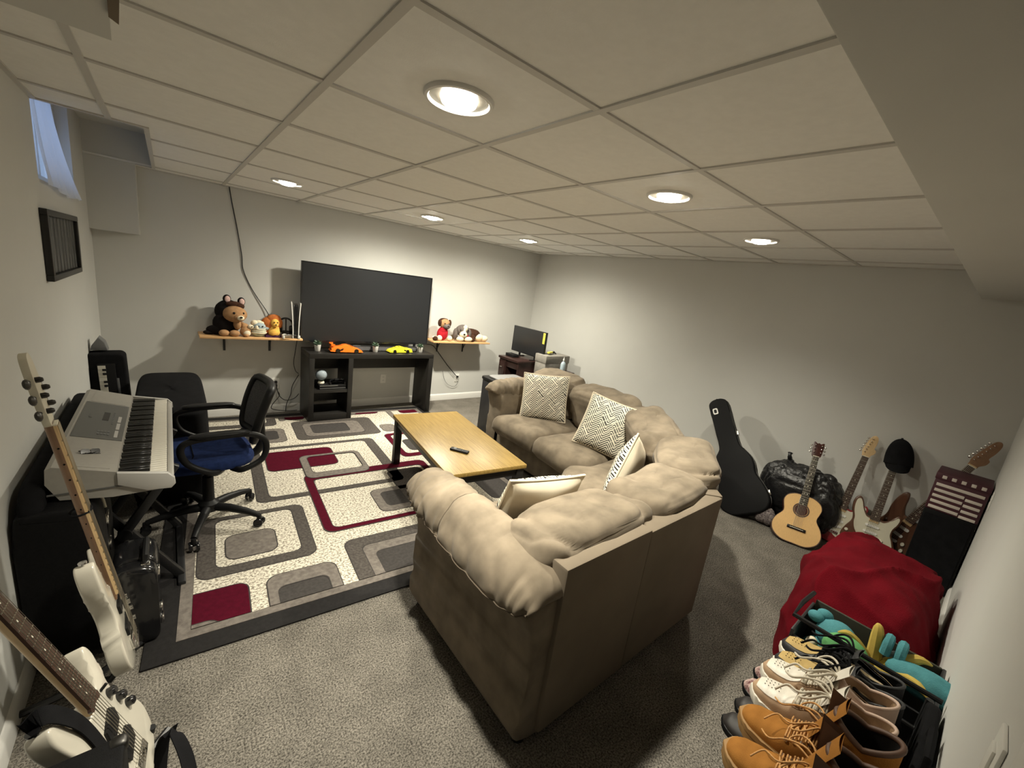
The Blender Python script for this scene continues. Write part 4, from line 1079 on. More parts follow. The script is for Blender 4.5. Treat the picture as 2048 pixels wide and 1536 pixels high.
def strat(lab, M, m_body, m_pg, m_board, m_head, group=None, cat='guitar'):
    r = root('electric_guitar', lab, cat, M, group)
    MB().prism(smooth2(STRAT), -.022, .022, .006, seg=2).build('body', m_body, r, ang=50)
    MB().prism(smooth2(PG, 3), .0215, .0245).build('pickguard', m_pg, r, ang=30)
    for y, t in ((.135, .18), (.185, 0), (.235, 0)): MB().prism(rrect(-.042, -.009, .042, .009, .009), .024, .030, M=T(0, y, 0) @ RZ(t)).build('pickup', 'plate_white', r)
    b = MB().box((-.038, .072, .022), (.038, .105, .028), .002)
    for k in range(6): b.box((-.034+k*.0118, .076, .028), (-.026+k*.0118, .100, .034), .001)
    b.build('bridge', 'chrome', r)
    for x, y in ((.072, .150), (.092, .112), (.110, .078)): MB().lathe([(.012, .022), (.011, .036), (.009, .038), (.0005, .038)], 16, M=T(x, y, .001)).build('knob', 'ivory', r)
    y1 = neck_parts(r, .285, .735, .056, .043, .027, 'maple_light', m_board)
    hd = [(-.0215, .735), (.0215, .735), (.026, .752), (.043, .775), (.044, .80), (.030, .812), (.034, .85), (.030, .895), (.012, .915), (-.010, .905), (-.020, .875), (-.030, .82), (-.034, .775), (-.028, .752)]
    MB().prism(smooth2(hd, 3), .012, .026, .002).build('headstock', m_head, r, ang=40)
    for k in range(6): tuner(r, -.020+.004*k*.9, .775+.022*k, .026, -1)
    strings(r, 6, .09, .735, .052, .036, .036, .037)
    return r
# the white bass on a floor stand by the keyboard
BM = frame_from((-.176, 1.752, .155), (-.165, .0, 1.05), (.95, .06, .26))
r = root('bass_guitar', 'white five-string bass with a maple neck on a stand by the keyboard', 'guitar', BM)
BASS = [(0, 0), (.07, .0), (.13, .02), (.165, .07), (.168, .12), (.145, .18), (.120, .225), (.118, .27), (.132, .315), (.142, .36), (.128, .385), (.105, .37), (.075, .33), (.05, .315), (.032, .315),
        (-.032, .315), (-.05, .33), (-.07, .37), (-.085, .43), (-.11, .47), (-.14, .462), (-.152, .41), (-.142, .345), (-.122, .285), (-.118, .235), (-.142, .18), (-.165, .125), (-.162, .07), (-.13, .02), (-.07, .001)]
MB().prism(smooth2(BASS), -.024, .024, .007, seg=3).build('body', 'guitar_white', r, ang=60)
for y in (.115, .215): MB().prism(rrect(-.05, -.019, .05, .019, .006), .023, .032, M=T(0, y, 0)).build('pickup', 'black_plastic', r)
MB().box((-.045, .035, .024), (.045, .075, .034), .002).box((-.045, .03, .024), (.045, .038, .042), .001).build('bridge', 'chrome', r)
for k, (x, y) in enumerate(((.085, .17), (.105, .13), (.118, .09), (.10, .055))): MB().lathe([(.010, .024), (.010, .040), (.0005, .041)], 14, M=T(x, y, 0)).build('knob', 'chrome', r)
MB().lathe([(.004, 0), (.004, .008), (.011, .009), (.011, .013), (.0005, .014)], 14, M=T(-.118, .470, 0) @ RX(-PI/2)).build('strap_button', 'chrome', r)
neck_parts(r, .27, .905, .068, .047, .030, 'maple', 'maple_light', 20, side_dots=False)
md = MB()
for k in range(9): md.lathe([(.003, 0), (.003, .001), (.0003, .0012)], 8, M=T(-.029-.0005*k+.0012*k, .40+.054*k, .024) @ RY(-PI/2))
md.build('side_dots', 'eye_black', r)['kind'] = 'stuff'
hd = [(-.0235, .905), (.0235, .905), (.034, .935), (.040, .98), (.040, 1.05), (.032, 1.10), (.010, 1.125), (-.025, 1.12), (-.040, 1.08), (-.044, 1.0), (-.038, .94)]
MB().prism(smooth2(hd, 3), .012, .030, .002).build('headstock', 'ivory', r, ang=40)
for k in range(3): tuner(r, -.028, .955+.048*k, .030, -1, 'gunmetal', 1.7)
for k in range(2): tuner(r, .026, .965+.050*k, .030, 1, 'gunmetal', 1.7)
strings(r, 5, .05, .905, .07, .036, .040, .040, .0013)
MB().tube([(.034*math.cos(a), .60, .018+.026*math.sin(a)) for a in [k*2*PI/16 for k in range(16)]], .0035, 6, closed=True).build('neck_strap_tie', 'black_cloth', r)
# guitar stands: low tripod with a cradle
def guitar_stand(lab, x, y, rz, h=.17):
    r = root('guitar_stand', lab, 'stand', T(x, y, 0) @ RZ(rz))
    MB().tube([(0, 0, .03), (-.004, 0, .15)], .013, 8).build('post', 'black_metal', r)
    for a in (-.9, .9, PI):
        MB().tube([(0, 0, .06), (.17*math.cos(a), .17*math.sin(a), .03), (.25*math.cos(a), .25*math.sin(a), .014)], [.012, .012, .013], 8).build('leg', 'black_metal', r)
    for s in (-1, 1): MB().tube([(-.012, 0, h), (.02, s*.07, h-.02), (.07, s*.08, h-.03), (.105, s*.08, h+.02), (.112, s*.08, h+.05)], .011, 8).build('cradle_arm', 'black_plastic', r)
guitar_stand('black floor stand holding the white bass', -.285, 1.765, 0, .145)
# the second white guitar, cropped by the left edge
GM = frame_from((-.112, 1.245, .135), (-.325, .0, .93), (.93, -.06, .36))
r = root('electric_guitar', 'white guitar with a rosewood neck and three dark knobs at near left', 'guitar', GM)
SUP = [(0, 0), (.07, .004), (.125, .03), (.155, .08), (.157, .125), (.135, .18), (.112, .225), (.108, .275), (.125, .325), (.142, .375), (.135, .412), (.112, .405), (.082, .355), (.058, .325), (.03, .318),
       (-.03, .318), (-.058, .33), (-.085, .372), (-.108, .425), (-.135, .44), (-.150, .405), (-.140, .34), (-.118, .28), (-.114, .228), (-.137, .18), (-.157, .125), (-.155, .08), (-.125, .03), (-.07, .004)]
MB().prism(smooth2(SUP), -.022, .022, .007, seg=3).build('body', 'guitar_white', r, ang=55)
neck_parts(r, .345, .80, .058, .043, .028, 'maple_light', 'rosewood', 21)
MB().prism(smooth2([(-.029, .345), (-.026, .328), (.0, .332), (.026, .322), (.029, .345)], 3), .027, .034).build('fingerboard_end', 'rosewood', r)
for y, t in ((.235, .12), (.150, .10)): MB().prism([(-.042, -.022), (.030, -.024), (.046, .006), (.036, .026), (-.034, .024), (-.048, .0)], .021, .030, .002, M=T(0, y, 0) @ RZ(t)).build('pickup', 'black_plastic', r)
MB().box((-.04, .065, .022), (.04, .095, .033), .003).build('bridge', 'chrome', r)
for x, y in ((.078, .272), (.096, .226), (.108, .180)): MB().lathe([(.013, .022), (.013, .036), (.009, .040), (.0005, .040)], 18, M=T(x, y, .0)).build('knob', 'black_gloss', r)
MB().tube([(.062, .305, .022), (.066, .315, .038)], .004, 8).build('switch', 'black_plastic', r)
MB().lathe([(.005, 0), (.005, .008), (.013, .009), (.013, .014), (.0005, .015)], 14, M=T(-.128, .442, 0) @ RX(-PI/2)).build('strap_button', 'black_gloss', r)
strings(r, 6, .08, .80, .052, .036, .037, .038, .0008)
hd = [(-.0215, .80), (.0215, .80), (.036, .83), (.036, .95), (.010, .985), (-.036, .95), (-.036, .83)]
MB().prism(smooth2(hd, 3), .012, .026, .002).build('headstock', 'guitar_white', r, ang=40)
for k in range(3):
    for s in (-1, 1): tuner(r, s*.024, .845+.035*k, .026, s, 'gunmetal')
def ribbon(name, lab, cat, pts, w, m, nrm=(1, 0, 0)):
    P = catmull([V3(p) for p in pts], False, 8); vs = []; fs = []
    n = len(P)
    for i, p in enumerate(P):
        d = (P[min(i+1, n-1)]-P[max(i-1, 0)]).normalized(); s = d.cross(V3(nrm)).normalized(); nn = s.cross(d)
        for a, b in ((-1, -1), (1, -1), (1, 1), (-1, 1)): vs.append(p+s*a*w/2+nn*b*.0015)
    for i in range(n-1):
        for k in range(4): fs.append((i*4+k, i*4+(k+1) % 4, (i+1)*4+(k+1) % 4, (i+1)*4+k))
    fs += [(0, 1, 2, 3), tuple((n-1)*4+k for k in range(4))]
    return tag(MB().add(vs, fs).build(name, m), lab, cat)
ribbon('guitar_strap', 'black guitar strap lying across the white guitar with dark knobs', 'strap', [GM @ Vector(q) for q in ((-.125, .470, -.01), (-.110, .465, .022), (-.085, .40, .030), (-.070, .33, .028), (-.078, .25, .028), (-.095, .17, .028), (-.10, .09, .028), (-.09, .02, .026))], .040, 'black_cloth', GM.to_3x3() @ Vector((0, 0, 1)))
guitar_stand('black floor stand under the white guitar with three knobs', -.20, 1.262, .1, .135)
# amplifier at the bottom left
r = root('guitar_amplifier', 'black amplifier with a metal corner at the bottom left of the view', 'amplifier', T(-.283, .86, 0))
MB().box((-.165, -.17, .012), (.165, .185, .53), .008).build('cabinet', 'black_tolex', r)
MB().box((-.150, .184, .03), (.150, .19, .33)).build('grille', 'mesh_grey', r)
for sx in (-1, 1):
    for sy, yy in ((-1, -.17), (1, .185)):
        MB().ell((sx*.153, yy-sy*.012, .519), (.018, .018, .016), nu=12, nv=8, pw=.7).build('corner_guard', 'gunmetal', r)
        MB().lathe([(.015, 0), (.015, .014)], 12, M=T(sx*.13, yy-sy*.03, 0)).build('foot', 'black_plastic', r)
MB().tube([(-.07, -.03, .528), (-.06, -.03, .554), (.06, -.03, .554), (.07, -.03, .528)], .010, 8).build('handle', 'black_plastic', r)
ribbon('cable_strap', 'wide black strap looped on the carpet beside the amplifier', 'strap', [(-.085, 1.30, .03), (-.070, 1.32, .15), (-.045, 1.30, .19), (-.015, 1.22, .15), (-.005, 1.14, .06), (-.01, 1.10, .02)], .042, 'black_cloth', (.6, -.8, 0))

# ------------------------------------------------------------------ hard cases by the left wall
def xz(o): return frame(o, (1, 0, 0), (0, 0, 1), (0, -1, 0))
r = root('instrument_case', 'large black hard case with pale piping, upright behind the white bass', 'case', T(0, 0, 0))
out = smooth2([(-.440, .025), (-.36, .02), (-.27, .02), (-.238, .05), (-.236, .30), (-.236, .56), (-.262, .64), (-.32, .660), (-.415, .655), (-.448, .62), (-.450, .40), (-.448, .10)], 4)
MB().prism(out, 0, .17, .02, M=xz((0, 2.30, 0)), seg=3).build('lid', 'black_tolex', r, ang=50)
MB().prism(out, 0, .17, .02, M=xz((0, 2.125, 0)), seg=3).build('shell', 'black_tolex', r, ang=50)
MB().tube([(a, 2.128, b) for a, b in out if b > .55], .005, 8).build('piping', 'ivory', r)
for z_ in (.52, .40): MB().box((-.006, -.028, -.02), (.010, .028, .02), .004, M=T(-.236, 2.12, z_)).build('latch', 'chrome', r)
r = root('instrument_case', 'smaller black hard case with a carry handle and chrome latches by the bass', 'case', T(-.155, 2.0, 0))
out = smooth2([(-.068, .02), (.0, .016), (.062, .02), (.070, .10), (.070, .28), (.062, .350), (.0, .372), (-.062, .355), (-.070, .28), (-.070, .10)], 4)
MB().prism(out, -.17, -.002, .018, M=xz((0, 0, 0)), seg=3).build('shell', 'black_gloss', r, ang=50)
MB().prism(out, .002, .075, .02, M=xz((0, 0, 0)), seg=3).build('lid', 'black_gloss', r, ang=50)
MB().tube([(.035, -.03, .36), (.036, -.03, .392), (.036, .10, .392), (.035, .10, .36)], .011, 8).build('handle', 'black_plastic', r)
for (x, z_) in ((.070, .30), (.072, .12), (.074, .06)): MB().box((x-.006, -.020, z_-.016), (x+.007, .020, z_+.016), .003).build('latch', 'chrome', r)
for y in (-.04, .11): MB().box((.022, y-.012, .36), (.050, y+.012, .374), .003).build('handle_mount', 'chrome', r)
r = root('gig_bag', 'tall black soft bag leaning on the left wall behind the keyboard', 'bag', T(-.405, 2.66, 0))
MB().prism(rrect(-.70, 0, .66, .74, .12), -.032, .032, .02, M=frame((0, 0, 0), (0, 1, 0), (0, 0, 1), (1, 0, 0)), seg=3).build('bag', 'black_cloth', r, ang=50)
MB().box((.030, -.18, .36), (.042, .02, .40), .004).build('handle', 'black_plastic', r)

# ------------------------------------------------------------------ keyboard on an X stand
r = root('electronic_keyboard', 'silver electronic keyboard with full-size keys facing the office chair', 'keyboard', T(0, 2.55, 0))
KL = 1.05
prof = [(-.028, .655), (-.018, .668), (-.018, .695), (-.030, .712), (-.036, .712), (-.036, .700), (-.182, .722), (-.186, .752), (-.352, .800), (-.368, .792), (-.372, .735), (-.340, .668), (-.20, .650)]
# end cheeks and trunk share the profile; the key bed is stepped in it
MB().prism([(a, b) for a, b in prof], -KL/2, KL/2, M=frame((0, 0, 0), (1, 0, 0), (0, 0, 1), (0, -1, 0))).build('case', 'silver_plastic', r, ang=30)
for s in (-1, 1):
    cheek = [(-.026, .655), (-.012, .672), (-.014, .698), (-.034, .722), (-.184, .750), (-.184, .70), (-.10, .66)]
    MB().prism(cheek, s*KL/2-.012, s*KL/2+.010, .003, M=frame((0, 0, 0), (1, 0, 0), (0, 0, 1), (0, -1, 0))).build('end_cheek', 'grey_light', r)
    MB().box((-.37, s*(KL/2+.0005)-.003, .690), (-.02, s*(KL/2+.0005)+.003, .695)).build('groove', 'panel_grey', r)
MB().box((-.036, -KL/2+.012, .690), (-.016, KL/2-.012, .702), .002).build('front_rail', 'grey_light', r)
slope = math.atan2(.048, -.166)
def pan(x0, x1, y0, y1, t, m, name, bev=.0):
    # plate lying on the sloped top; x measured from the keys backwards
    a, b = Vector((-.186, 0, .752)), Vector((-.352, 0, .800)); ex = (b-a).normalized(); ez = Vector((0, -1, 0)).cross(ex)*-1
    ez = ex.cross(Vector((0, -1, 0))); 
    if ez.z < 0: ez = -ez
    ey = ez.cross(ex)
    Mx = frame(a, ex, ey, ez)
    s = 1 if ey.y > 0 else -1
    yy0, yy1 = sorted((y0*s, y1*s))
    return MB().box((x0, yy0, -.0005), (x1, yy1, t), bev, M=Mx).build(name, m, r)
pan(.004, .165, -.20, .30, .0018, 'panel_grey', 'control_panel')
for k in range(3): pan(.022, .034, -.17+.10*k, -.085+.10*k, .0032, 'grey_light', 'button_row')
for k in range(8): pan(.05+.011*(k % 4), .057+.011*(k % 4), -.15+.03*(k//4), -.128+.03*(k//4), .004, 'grey_plastic', 'button')
for k in range(10): pan(.048, .054, .0+.018*k, .012+.018*k, .0035, 'grey_plastic', 'button')
pan(.066, .088, .04, .16, .0025, 'dark_glass', 'display')
pan(.125, .135, .06, .10, .0035, 'panel_grey', 'slider')
for (a, b) in ((-.50, -.215), (.315, .50)): pan(.02, .15, a, b, .001, 'silver_plastic', 'speaker_panel')
nW = 45; kw = (KL-.03)/nW; wk = None; bk = None; y0 = -KL/2+.015
for k in range(nW):
    yk = y0+kw*(k+.5)
    if wk is None: wk = MB().box((-.184, -kw/2+.0006, .700), (-.038, kw/2-.0006, .724), .0015, seg=1).build('white_key', 'key_white', r); wk.location = (0, yk, 0)
    else: share(wk, 'white_key', r, (0, yk, 0))
    if k % 7 in (0, 1, 3, 4, 5) and k < nW-1:
        if bk is None: bk = MB().box((-.186, -.0072, .722), (-.090, .0072, .740), .002, seg=1).build('black_key', 'key_black', r); bk.location = (0, yk+kw/2, 0)
        else: share(bk, 'black_key', r, (0, yk+kw/2, 0))
r = root('keyboard_stand', 'black folding X stand under the silver keyboard', 'stand', T(-.20, 2.55, 0))
for y in (-.24, .24):
    for s in (-1, 1): MB().box((-.36, -.014+s*.015, -.018), (.36, .014+s*.015, .018), .003, M=T(0, y, .330) @ RY(s*1.02)).build('crossed_leg', 'black_metal', r)
for x in (-.19, .19):
    MB().box((x-.016, -.30, .0), (x+.016, .30, .03), .006).build('foot_bar', 'black_metal', r)
for x in (-.14, .15): MB().box((x-.016, -.30, .618), (x+.016, .30, .646), .004).build('support_bar', 'black_metal', r)
for y in (-.24, .24): MB().lathe([(.026, -.04), (.026, .04)], 18, M=T(0, y, .330) @ RX(PI/2)).build('pivot', 'black_plastic', r)
r = root('sunglasses', 'small black folded glasses on the near end of the keyboard', 'glasses', T(-.272, 2.19, .777) @ RY(.28) @ RZ(.5) @ SC(.55, .55, .55))
for s in (-1, 1): MB().prism(rrect(-.026, -.018, .026, .018, .012), 0, .006, M=T(s*.029, 0, .012) @ RX(.9)).build('lens', 'dark_glass', r)
MB().tube([(-.06, .012, .012), (0, .016, .014), (.06, .012, .012)], .003, 6).tube([(-.056, .012, .012), (-.02, -.02, .004), (.05, -.028, .003)], .0025, 6).tube([(.056, .012, .012), (.02, -.016, .008), (-.05, -.022, .007)], .0025, 6).build('frame', 'eye_black', r)

# covered bench behind, upright keyboard in its case, grey wedge
def drape(u, v):
    # rounded box outline, cloth falling to the floor
    k = 4
    th = 2*PI*u; cx = math.copysign(abs(math.cos(th))**.35, math.cos(th)); cy = math.copysign(abs(math.sin(th))**.35, math.sin(th))
    prof = [(.0, .640), (.6, .638), (.93, .628), (1.0, .600), (1.02, .50), (1.05, .30), (1.08, .12), (1.10, .012)]
    i = min(int(v*(len(prof)-1)), len(prof)-2); t = v*(len(prof)-1)-i
    rr = prof[i][0]+(prof[i+1][0]-prof[i][0])*t; z_ = prof[i][1]+(prof[i+1][1]-prof[i][1])*t
    w = max(0, .60-z_); fold = 1+.035*w*math.sin(th*11+2)+.02*w*math.sin(th*23)
    return Vector((-.02+.190*cx*rr*fold, 3.665+.50*cy*rr*(1+(fold-1)*.5), z_-.02*(1-cy)*(.5)))
r = root('covered_bench', 'low bench under a black cloth behind the keyboard', 'bench')
MB().grid(drape, 72, 40, cu=True).build('cloth_cover', 'black_cloth', r, ang=80)
MB().box((-.15, 3.25, .0), (.11, 4.06, .58), .01).build('frame', 'black_wood', r)
r = root('cased_keyboard', 'small keyboard standing upright in a black soft case in the corner', 'keyboard', T(-.365, 4.10, 0) @ RX(.02) @ RY(-.03))
MB().prism(rrect(-.090, .0, .120, .80, .035), -.07, .07, .015, M=frame((0, 0, 0), (1, 0, 0), (0, 0, 1), (0, -1, 0)), seg=3).build('soft_case', 'black_cloth', r, ang=50)
MB().box((-.03, -.085, .12), (.062, -.068, .73), .004).build('body', 'black_plastic', r)
for k in range(20): MB().box((-.028, -.0885, .13+.0295*k), (.012, -.0845, .158+.0295*k), .001, seg=1).build('white_key', 'key_white', r)
for k in range(19):
    if k % 7 not in (2, 6): MB().box((-.006, -.093, .150+.0295*k), (.014, -.0885, .166+.0295*k), .001, seg=1).build('black_key', 'key_black', r)
MB().box((.05, -.072, .45), (.075, -.066, .62), .003).build('strap', 'grey_plastic', r)
r = tag(MB().prism([(-.045, 0), (.045, 0), (.030, .06), (.0, .095), (-.040, .03)], -.05, .05, .008, M=frame((-.405, 4.12, .812), (1, 0, 0), (0, 0, 1), (0, -1, 0))).build('foam_wedge', 'grey_plastic'), 'dark grey wedge on top of the cased keyboard in the corner', 'wedge')

# ------------------------------------------------------------------ picture on the left wall
r = root('wall_plaque', 'dark slatted plaque in a black frame on the left wall below the window', 'plaque', T(XL, 3.47, 1.535))
for lo, hi in (((0, -.45, -.17), (.028, .45, -.14)), ((0, -.45, .14), (.028, .45, .17)), ((0, -.45, -.14), (.028, -.415, .14)), ((0, .415, -.14), (.028, .45, .14))): MB().box(lo, hi, .003).build('frame_rail', 'black_wood', r)
for k in range(9): MB().box((.004, -.413+.0918*k, -.14), (.013, -.413+.0918*k+.086, .14), .002).build('slat', 'tv_black' if k % 2 else 'black_wood', r)
for k in range(9):
    for z_, h in ((.085, .09), (-.095, .08)): MB().box((.0125, -.395+.0918*k, z_-h/2), (.0140, -.380+.0918*k, z_+h/2)).build('painted_bar', 'grey_plastic', r)

# ------------------------------------------------------------------ office chair
CM = T(.132, 2.79, .0) @ RZ(math.radians(2))
r = root('office_chair', 'black mesh-back office chair with a blue seat at the keyboard', 'chair', CM)
Z0 = .016
for k in range(5):
    a = math.radians(-37+72*k); d = Vector((math.cos(a), math.sin(a), 0)); s = Vector((-d.y, d.x, 0))
    arm_ = MB(); P = [(0.03, .105), (.12, .105), (.22, .090), (.285, .072)]; n_ = 8
    arm_.tube([d*p+Vector((0, 0, Z0+h)) for p, h in P], [.026, .024, .020, .016], 8)
    lg = arm_.build('base_leg', 'black_plastic', r, ang=60)
    c = d*.29
    for q in (-1, 1): MB().lathe([(.004, -.008), (.024, -.008), (.026, -.004), (.026, .004), (.024, .008), (.004, .008)], 18, M=T(c.x+s.x*q*.016, c.y+s.y*q*.016, Z0+.026) @ Matrix.Rotation(a+.4, 4, 'Z') @ RX(PI/2)).build('caster', 'black_gloss', lg)
    MB().lathe([(.008, .03), (.014, .045), (.012, .075)], 12, M=T(c.x, c.y, Z0)).build('caster_fork', 'black_plastic', lg)
MB().lathe([(.05, .085), (.052, .13), (.030, .15), (.028, .30), (.018, .305), (.018, .42)], 22, M=T(0, 0, Z0)).build('gas_column', 'black_plastic', r)
MB().box((-.10, -.07, .395), (.12, .07, .43), .01).build('tilt_mechanism', 'black_plastic', r)
def seatf(u, v):
    th = 2*PI*u; cx = math.copysign(abs(math.cos(th))**.6, math.cos(th)); cy = math.copysign(abs(math.sin(th))**.6, math.sin(th))
    prof = [(0, .0), (.8, .0), (.97, .012), (1.0, .03), (.97, .052), (.85, .064), (.5, .060), (0, .055)]
    i = min(int(v*(len(prof)-1)), len(prof)-2); t = v*(len(prof)-1)-i
    rr = prof[i][0]+(prof[i+1][0]-prof[i][0])*t; h = prof[i][1]+(prof[i+1][1]-prof[i][1])*t
    x = -.01+.235*cx*rr; y = .235*cy*rr
    return Vector((x, y, .432+h-.035*max(0, (-x-.12)/.12)**2*.6+(.012*(abs(cy*rr))**2 if h > .03 else 0)))
MB().grid(seatf, 40, 36, cu=True).build('seat', 'blue_seat', r, ang=80)
MB().tube([(-.16, y, .50-.012*(y/.2)**2*0) for y in []] or [(-.10, -.215, .487), (-.07, -.1, .4975), (-.07, .1, .4975), (-.10, .215, .487)], .003, 6).build('seat_seam', 'black_cloth', r)
def backf(off, s=1.0):
    def fn(u, v):
        # v along height .60 -> .90, u across; curved in plan and leaning back
        q = 2*u-1; z_ = .565+.31*v; hw = .215*(1-.22*(1-v)**2-.10*v**3)*s
        return Vector((.222+.085*v+.05*(v-.5)**2-.035*q*q+off, q*hw, z_))
    return fn
MB().grid(backf(0, .93), 20, 16).grid(backf(.006, .93), 20, 16).build('back_mesh', 'mesh_grey', r, ang=80)
f = backf(.003); pts = [f(k/14, 0) for k in range(14)]+[f(1, k/12) for k in range(12)]+[f(1-k/14, 1) for k in range(14)]+[f(0, 1-k/12) for k in range(12)]
for _ in range(2): pts = [(pts[i-1]+pts[i]*2+pts[(i+1) % len(pts)])/4 for i in range(len(pts))]
MB().tube(pts, .024, 10, closed=True).build('back_frame', 'black_plastic', r, ang=80)
MB().tube(catmull([Vector(p) for p in ((.10, 0, .41), (.22, 0, .42), (.275, 0, .48), (.272, 0, .60), (.277, 0, .70))], False, 5), .024, 10).build('back_support', 'black_plastic', r, ang=80)
for s in (-1, 1):
    y = s*.262
    P = catmull([Vector((.10, s*.18, .43)), Vector((.14, y, .45)), Vector((.235, y, .50)), Vector((.250, y, .60)), Vector((.18, y, .655)), Vector((.02, y, .660)), Vector((-.10, y, .645)), Vector((-.132, y, .60)), Vector((-.10, y, .52)), Vector((.0, y, .455)), Vector((.05, s*.18, .43))], False, 6)
    MB().tube(P, .017, 10).build('armrest', 'black_plastic', r, ang=80)
    MB().ell((.04, y, .672), (.14, .032, .014), nu=16, nv=8, pw=.7).build('arm_pad', 'black_plastic', r)
# ------------------------------------------------------------------ back wall: case, bag, guitars
CS = frame_from((3.80, 1.06, .01), (.35, .62, .80), (-.86, .02, .45))
r = root('guitar_case', 'black hard guitar case leaning against the wall behind the sofa corner', 'case', CS)
half = [(0, .0), (.12, .005), (.185, .06), (.20, .14), (.175, .25), (.150, .33), (.158, .42), (.150, .48), (.11, .56), (.085, .62), (.080, .85), (.085, 1.0), (.075, 1.05), (.04, 1.075), (0, 1.08)]
out = smooth2(half+[(-a, b) for a, b in half[-2:0:-1]], 4)
MB().prism(out, .0, .062, .012, seg=3).build('shell', 'black_tolex', r, ang=50)
MB().prism(out, .064, .125, .016, seg=3).build('lid', 'black_tolex', r, ang=50)
MB().tube([(a, b, .063) for a, b in out], .004, 6, closed=True).build('seam_band', 'gunmetal', r)
for x, y in ((-.158, .40), (.086, .72), (-.196, .16), (.20, .16)): MB().box((x-.012, y-.022, .045), (x+.012, y+.022, .085), .004).build('latch', 'chrome', r)
MB().prism(rrect(-.022, -.030, .022, .030, .012), .123, .131, M=T(-.035, .955, 0)).build('badge', 'plate_white', r)
MB().prism(rrect(-.012, -.018, .012, .018, .008), .130, .133, M=T(-.035, .955, 0)).build('badge_centre', 'black_plastic', r)
MB().tube([(-.15, .36, .063), (-.185, .365, .063), (-.185, .455, .063), (-.152, .46, .063)], .011, 8).build('handle', 'black_plastic', r)
# refuse bag
def bagf(u, v):
    th = 2*PI*u; ph = -PI/2+PI*v
    p = Vector((math.cos(ph)*math.cos(th), math.cos(ph)*math.sin(th), math.sin(ph)))
    p = Vector((math.copysign(abs(p.x)**.7, p.x)*.195, math.copysign(abs(p.y)**.65, p.y)*.32, math.copysign(abs(p.z)**.55, p.z)*.265))
    q = p*3.2
    n = noise.noise(q)*.10
    for f, a_ in ((5, .085), (10, .055), (21, .030)):
        n -= a_*(1-2*abs(noise.noise(Vector((p.x*f+f, p.y*f, p.z*f*.8)))))**2
    p = p*(1+n+.06)
    z_ = max(p.z+.25, .004)
    t = max(0, p.z/.27)
    return Vector((p.x*(1-.22*t), p.y*(1-.16*t), z_))
r = root('bin_bag', 'stuffed black plastic bag against the wall behind the small acoustic guitar', 'bag', T(4.115, .845, 0))
MB().grid(bagf, 120, 84, cu=True).build('bag', 'bag_plastic', r, ang=35)
MB().tube(catmull([Vector(p) for p in ((.0, .12, .47), (.01, .14, .52), (-.01, .145, .55), (.005, .15, .575))], False, 4), [.03]*4+[.018]*4+[.014]*4+[.02], 9).build('knot', 'bag_plastic', r)
r = tag(MB().ell((3.80, .955, .075), (.075, .085, .075), nu=24, nv=16, wob=.35, seed=4, wf=12).build('cloth_bundle', 'patterned_cloth'), 'small patterned cloth bundle on the floor beside the acoustic guitar', 'cloth')
# small acoustic
AM = frame_from((3.66, .70, .012), (.44, .115, .72), (-.82, -.25, .52))
r = root('acoustic_guitar', 'small acoustic guitar with a pale spruce top propped on the black bag', 'guitar', AM)
ah = [(0, 0), (.085, .004), (.145, .045), (.165, .105), (.150, .165), (.118, .215), (.112, .245), (.122, .285), (.128, .325), (.112, .365), (.07, .392), (.028, .398)]
out = smooth2(ah+[(-a, b) for a, b in ah[:0:-1]], 4)
MB().prism(out, -.085, -.002, .004).build('sides', 'mahogany', r, ang=40)
n = len(out); hole = [(.044*math.cos(2*PI*k/n-PI/2), .272+.044*math.sin(2*PI*k/n-PI/2)) for k in range(n)]
MB().ring(out, hole, -.003, .0015).build('soundboard', 'spruce', r, flat=True)
MB().ring([(a*1.25, .272+(b-.272)*1.25) for a, b in hole], [(a*1.04, .272+(b-.272)*1.04) for a, b in hole], .001, .0025).build('rosette', 'rosewood', r)
MB().ring([(a, b) for a, b in out], [(a*.972, .2+(b-.2)*.972) for a, b in out], .001, .0022).build('binding', 'rosewood', r)
MB().prism([(a, b) for a, b in hole], -.004, -.0025).build('sound_hole', 'eye_black', r)
MB().box((-.062, .108, .001), (.062, .132, .010), .003).build('bridge', 'eye_black', r)
MB().box((-.045, .1185, .010), (.045, .1215, .0135)).build('saddle', 'ivory', r)
neck_parts(r, .315, .735, .056, .043, .004, 'mahogany', 'eye_black', 17)
MB().prism(smooth2([(-.022, .735), (.022, .735), (.034, .765), (.036, .86), (.012, .852), (0, .858), (-.012, .852), (-.036, .86), (-.034, .765)], 3), -.012, .004, .002).build('headstock', 'mahogany', r, ang=40)
for k in range(3):
    for s in (-1, 1): tuner(r, s*.022, .772+.030*k, .004, s)
strings(r, 6, .12, .735, .05, .036, .013, .014)
# two solid guitars
strat('red guitar with cream pickguard and bare maple headstock leaning on the wall', frame_from((4.03, .555, .008), (.235, -.03, .86), (-.93, -.12, .26)), 'red_finish', 'pickguard_cream', 'rosewood', 'maple_light', 'guitars along the back wall')
S2M = frame_from((4.06, .345, .008), (.215, .015, .86), (-.93, -.20, .28))
strat('brown guitar with cream pickguard whose headstock is under a black cap', S2M, 'brown_finish', 'pickguard_cream', 'rosewood', 'maple_light', 'guitars along the back wall')
S3M = frame_from((4.215, .29, .01), (.055, -.37, 1.05), (-.75, -.05, .2)) @ SC(1.0, 1.24, 1.0)
strat('guitar in the corner, its neck rising behind the striped box', S3M, 'brown_finish', 'brown_finish', 'rosewood', 'maple', 'guitars along the back wall')
r = root('cap', 'black cap hanging over the headstock of the brown guitar', 'cap', S2M @ T(0, .845, .015) @ RZ(.12))
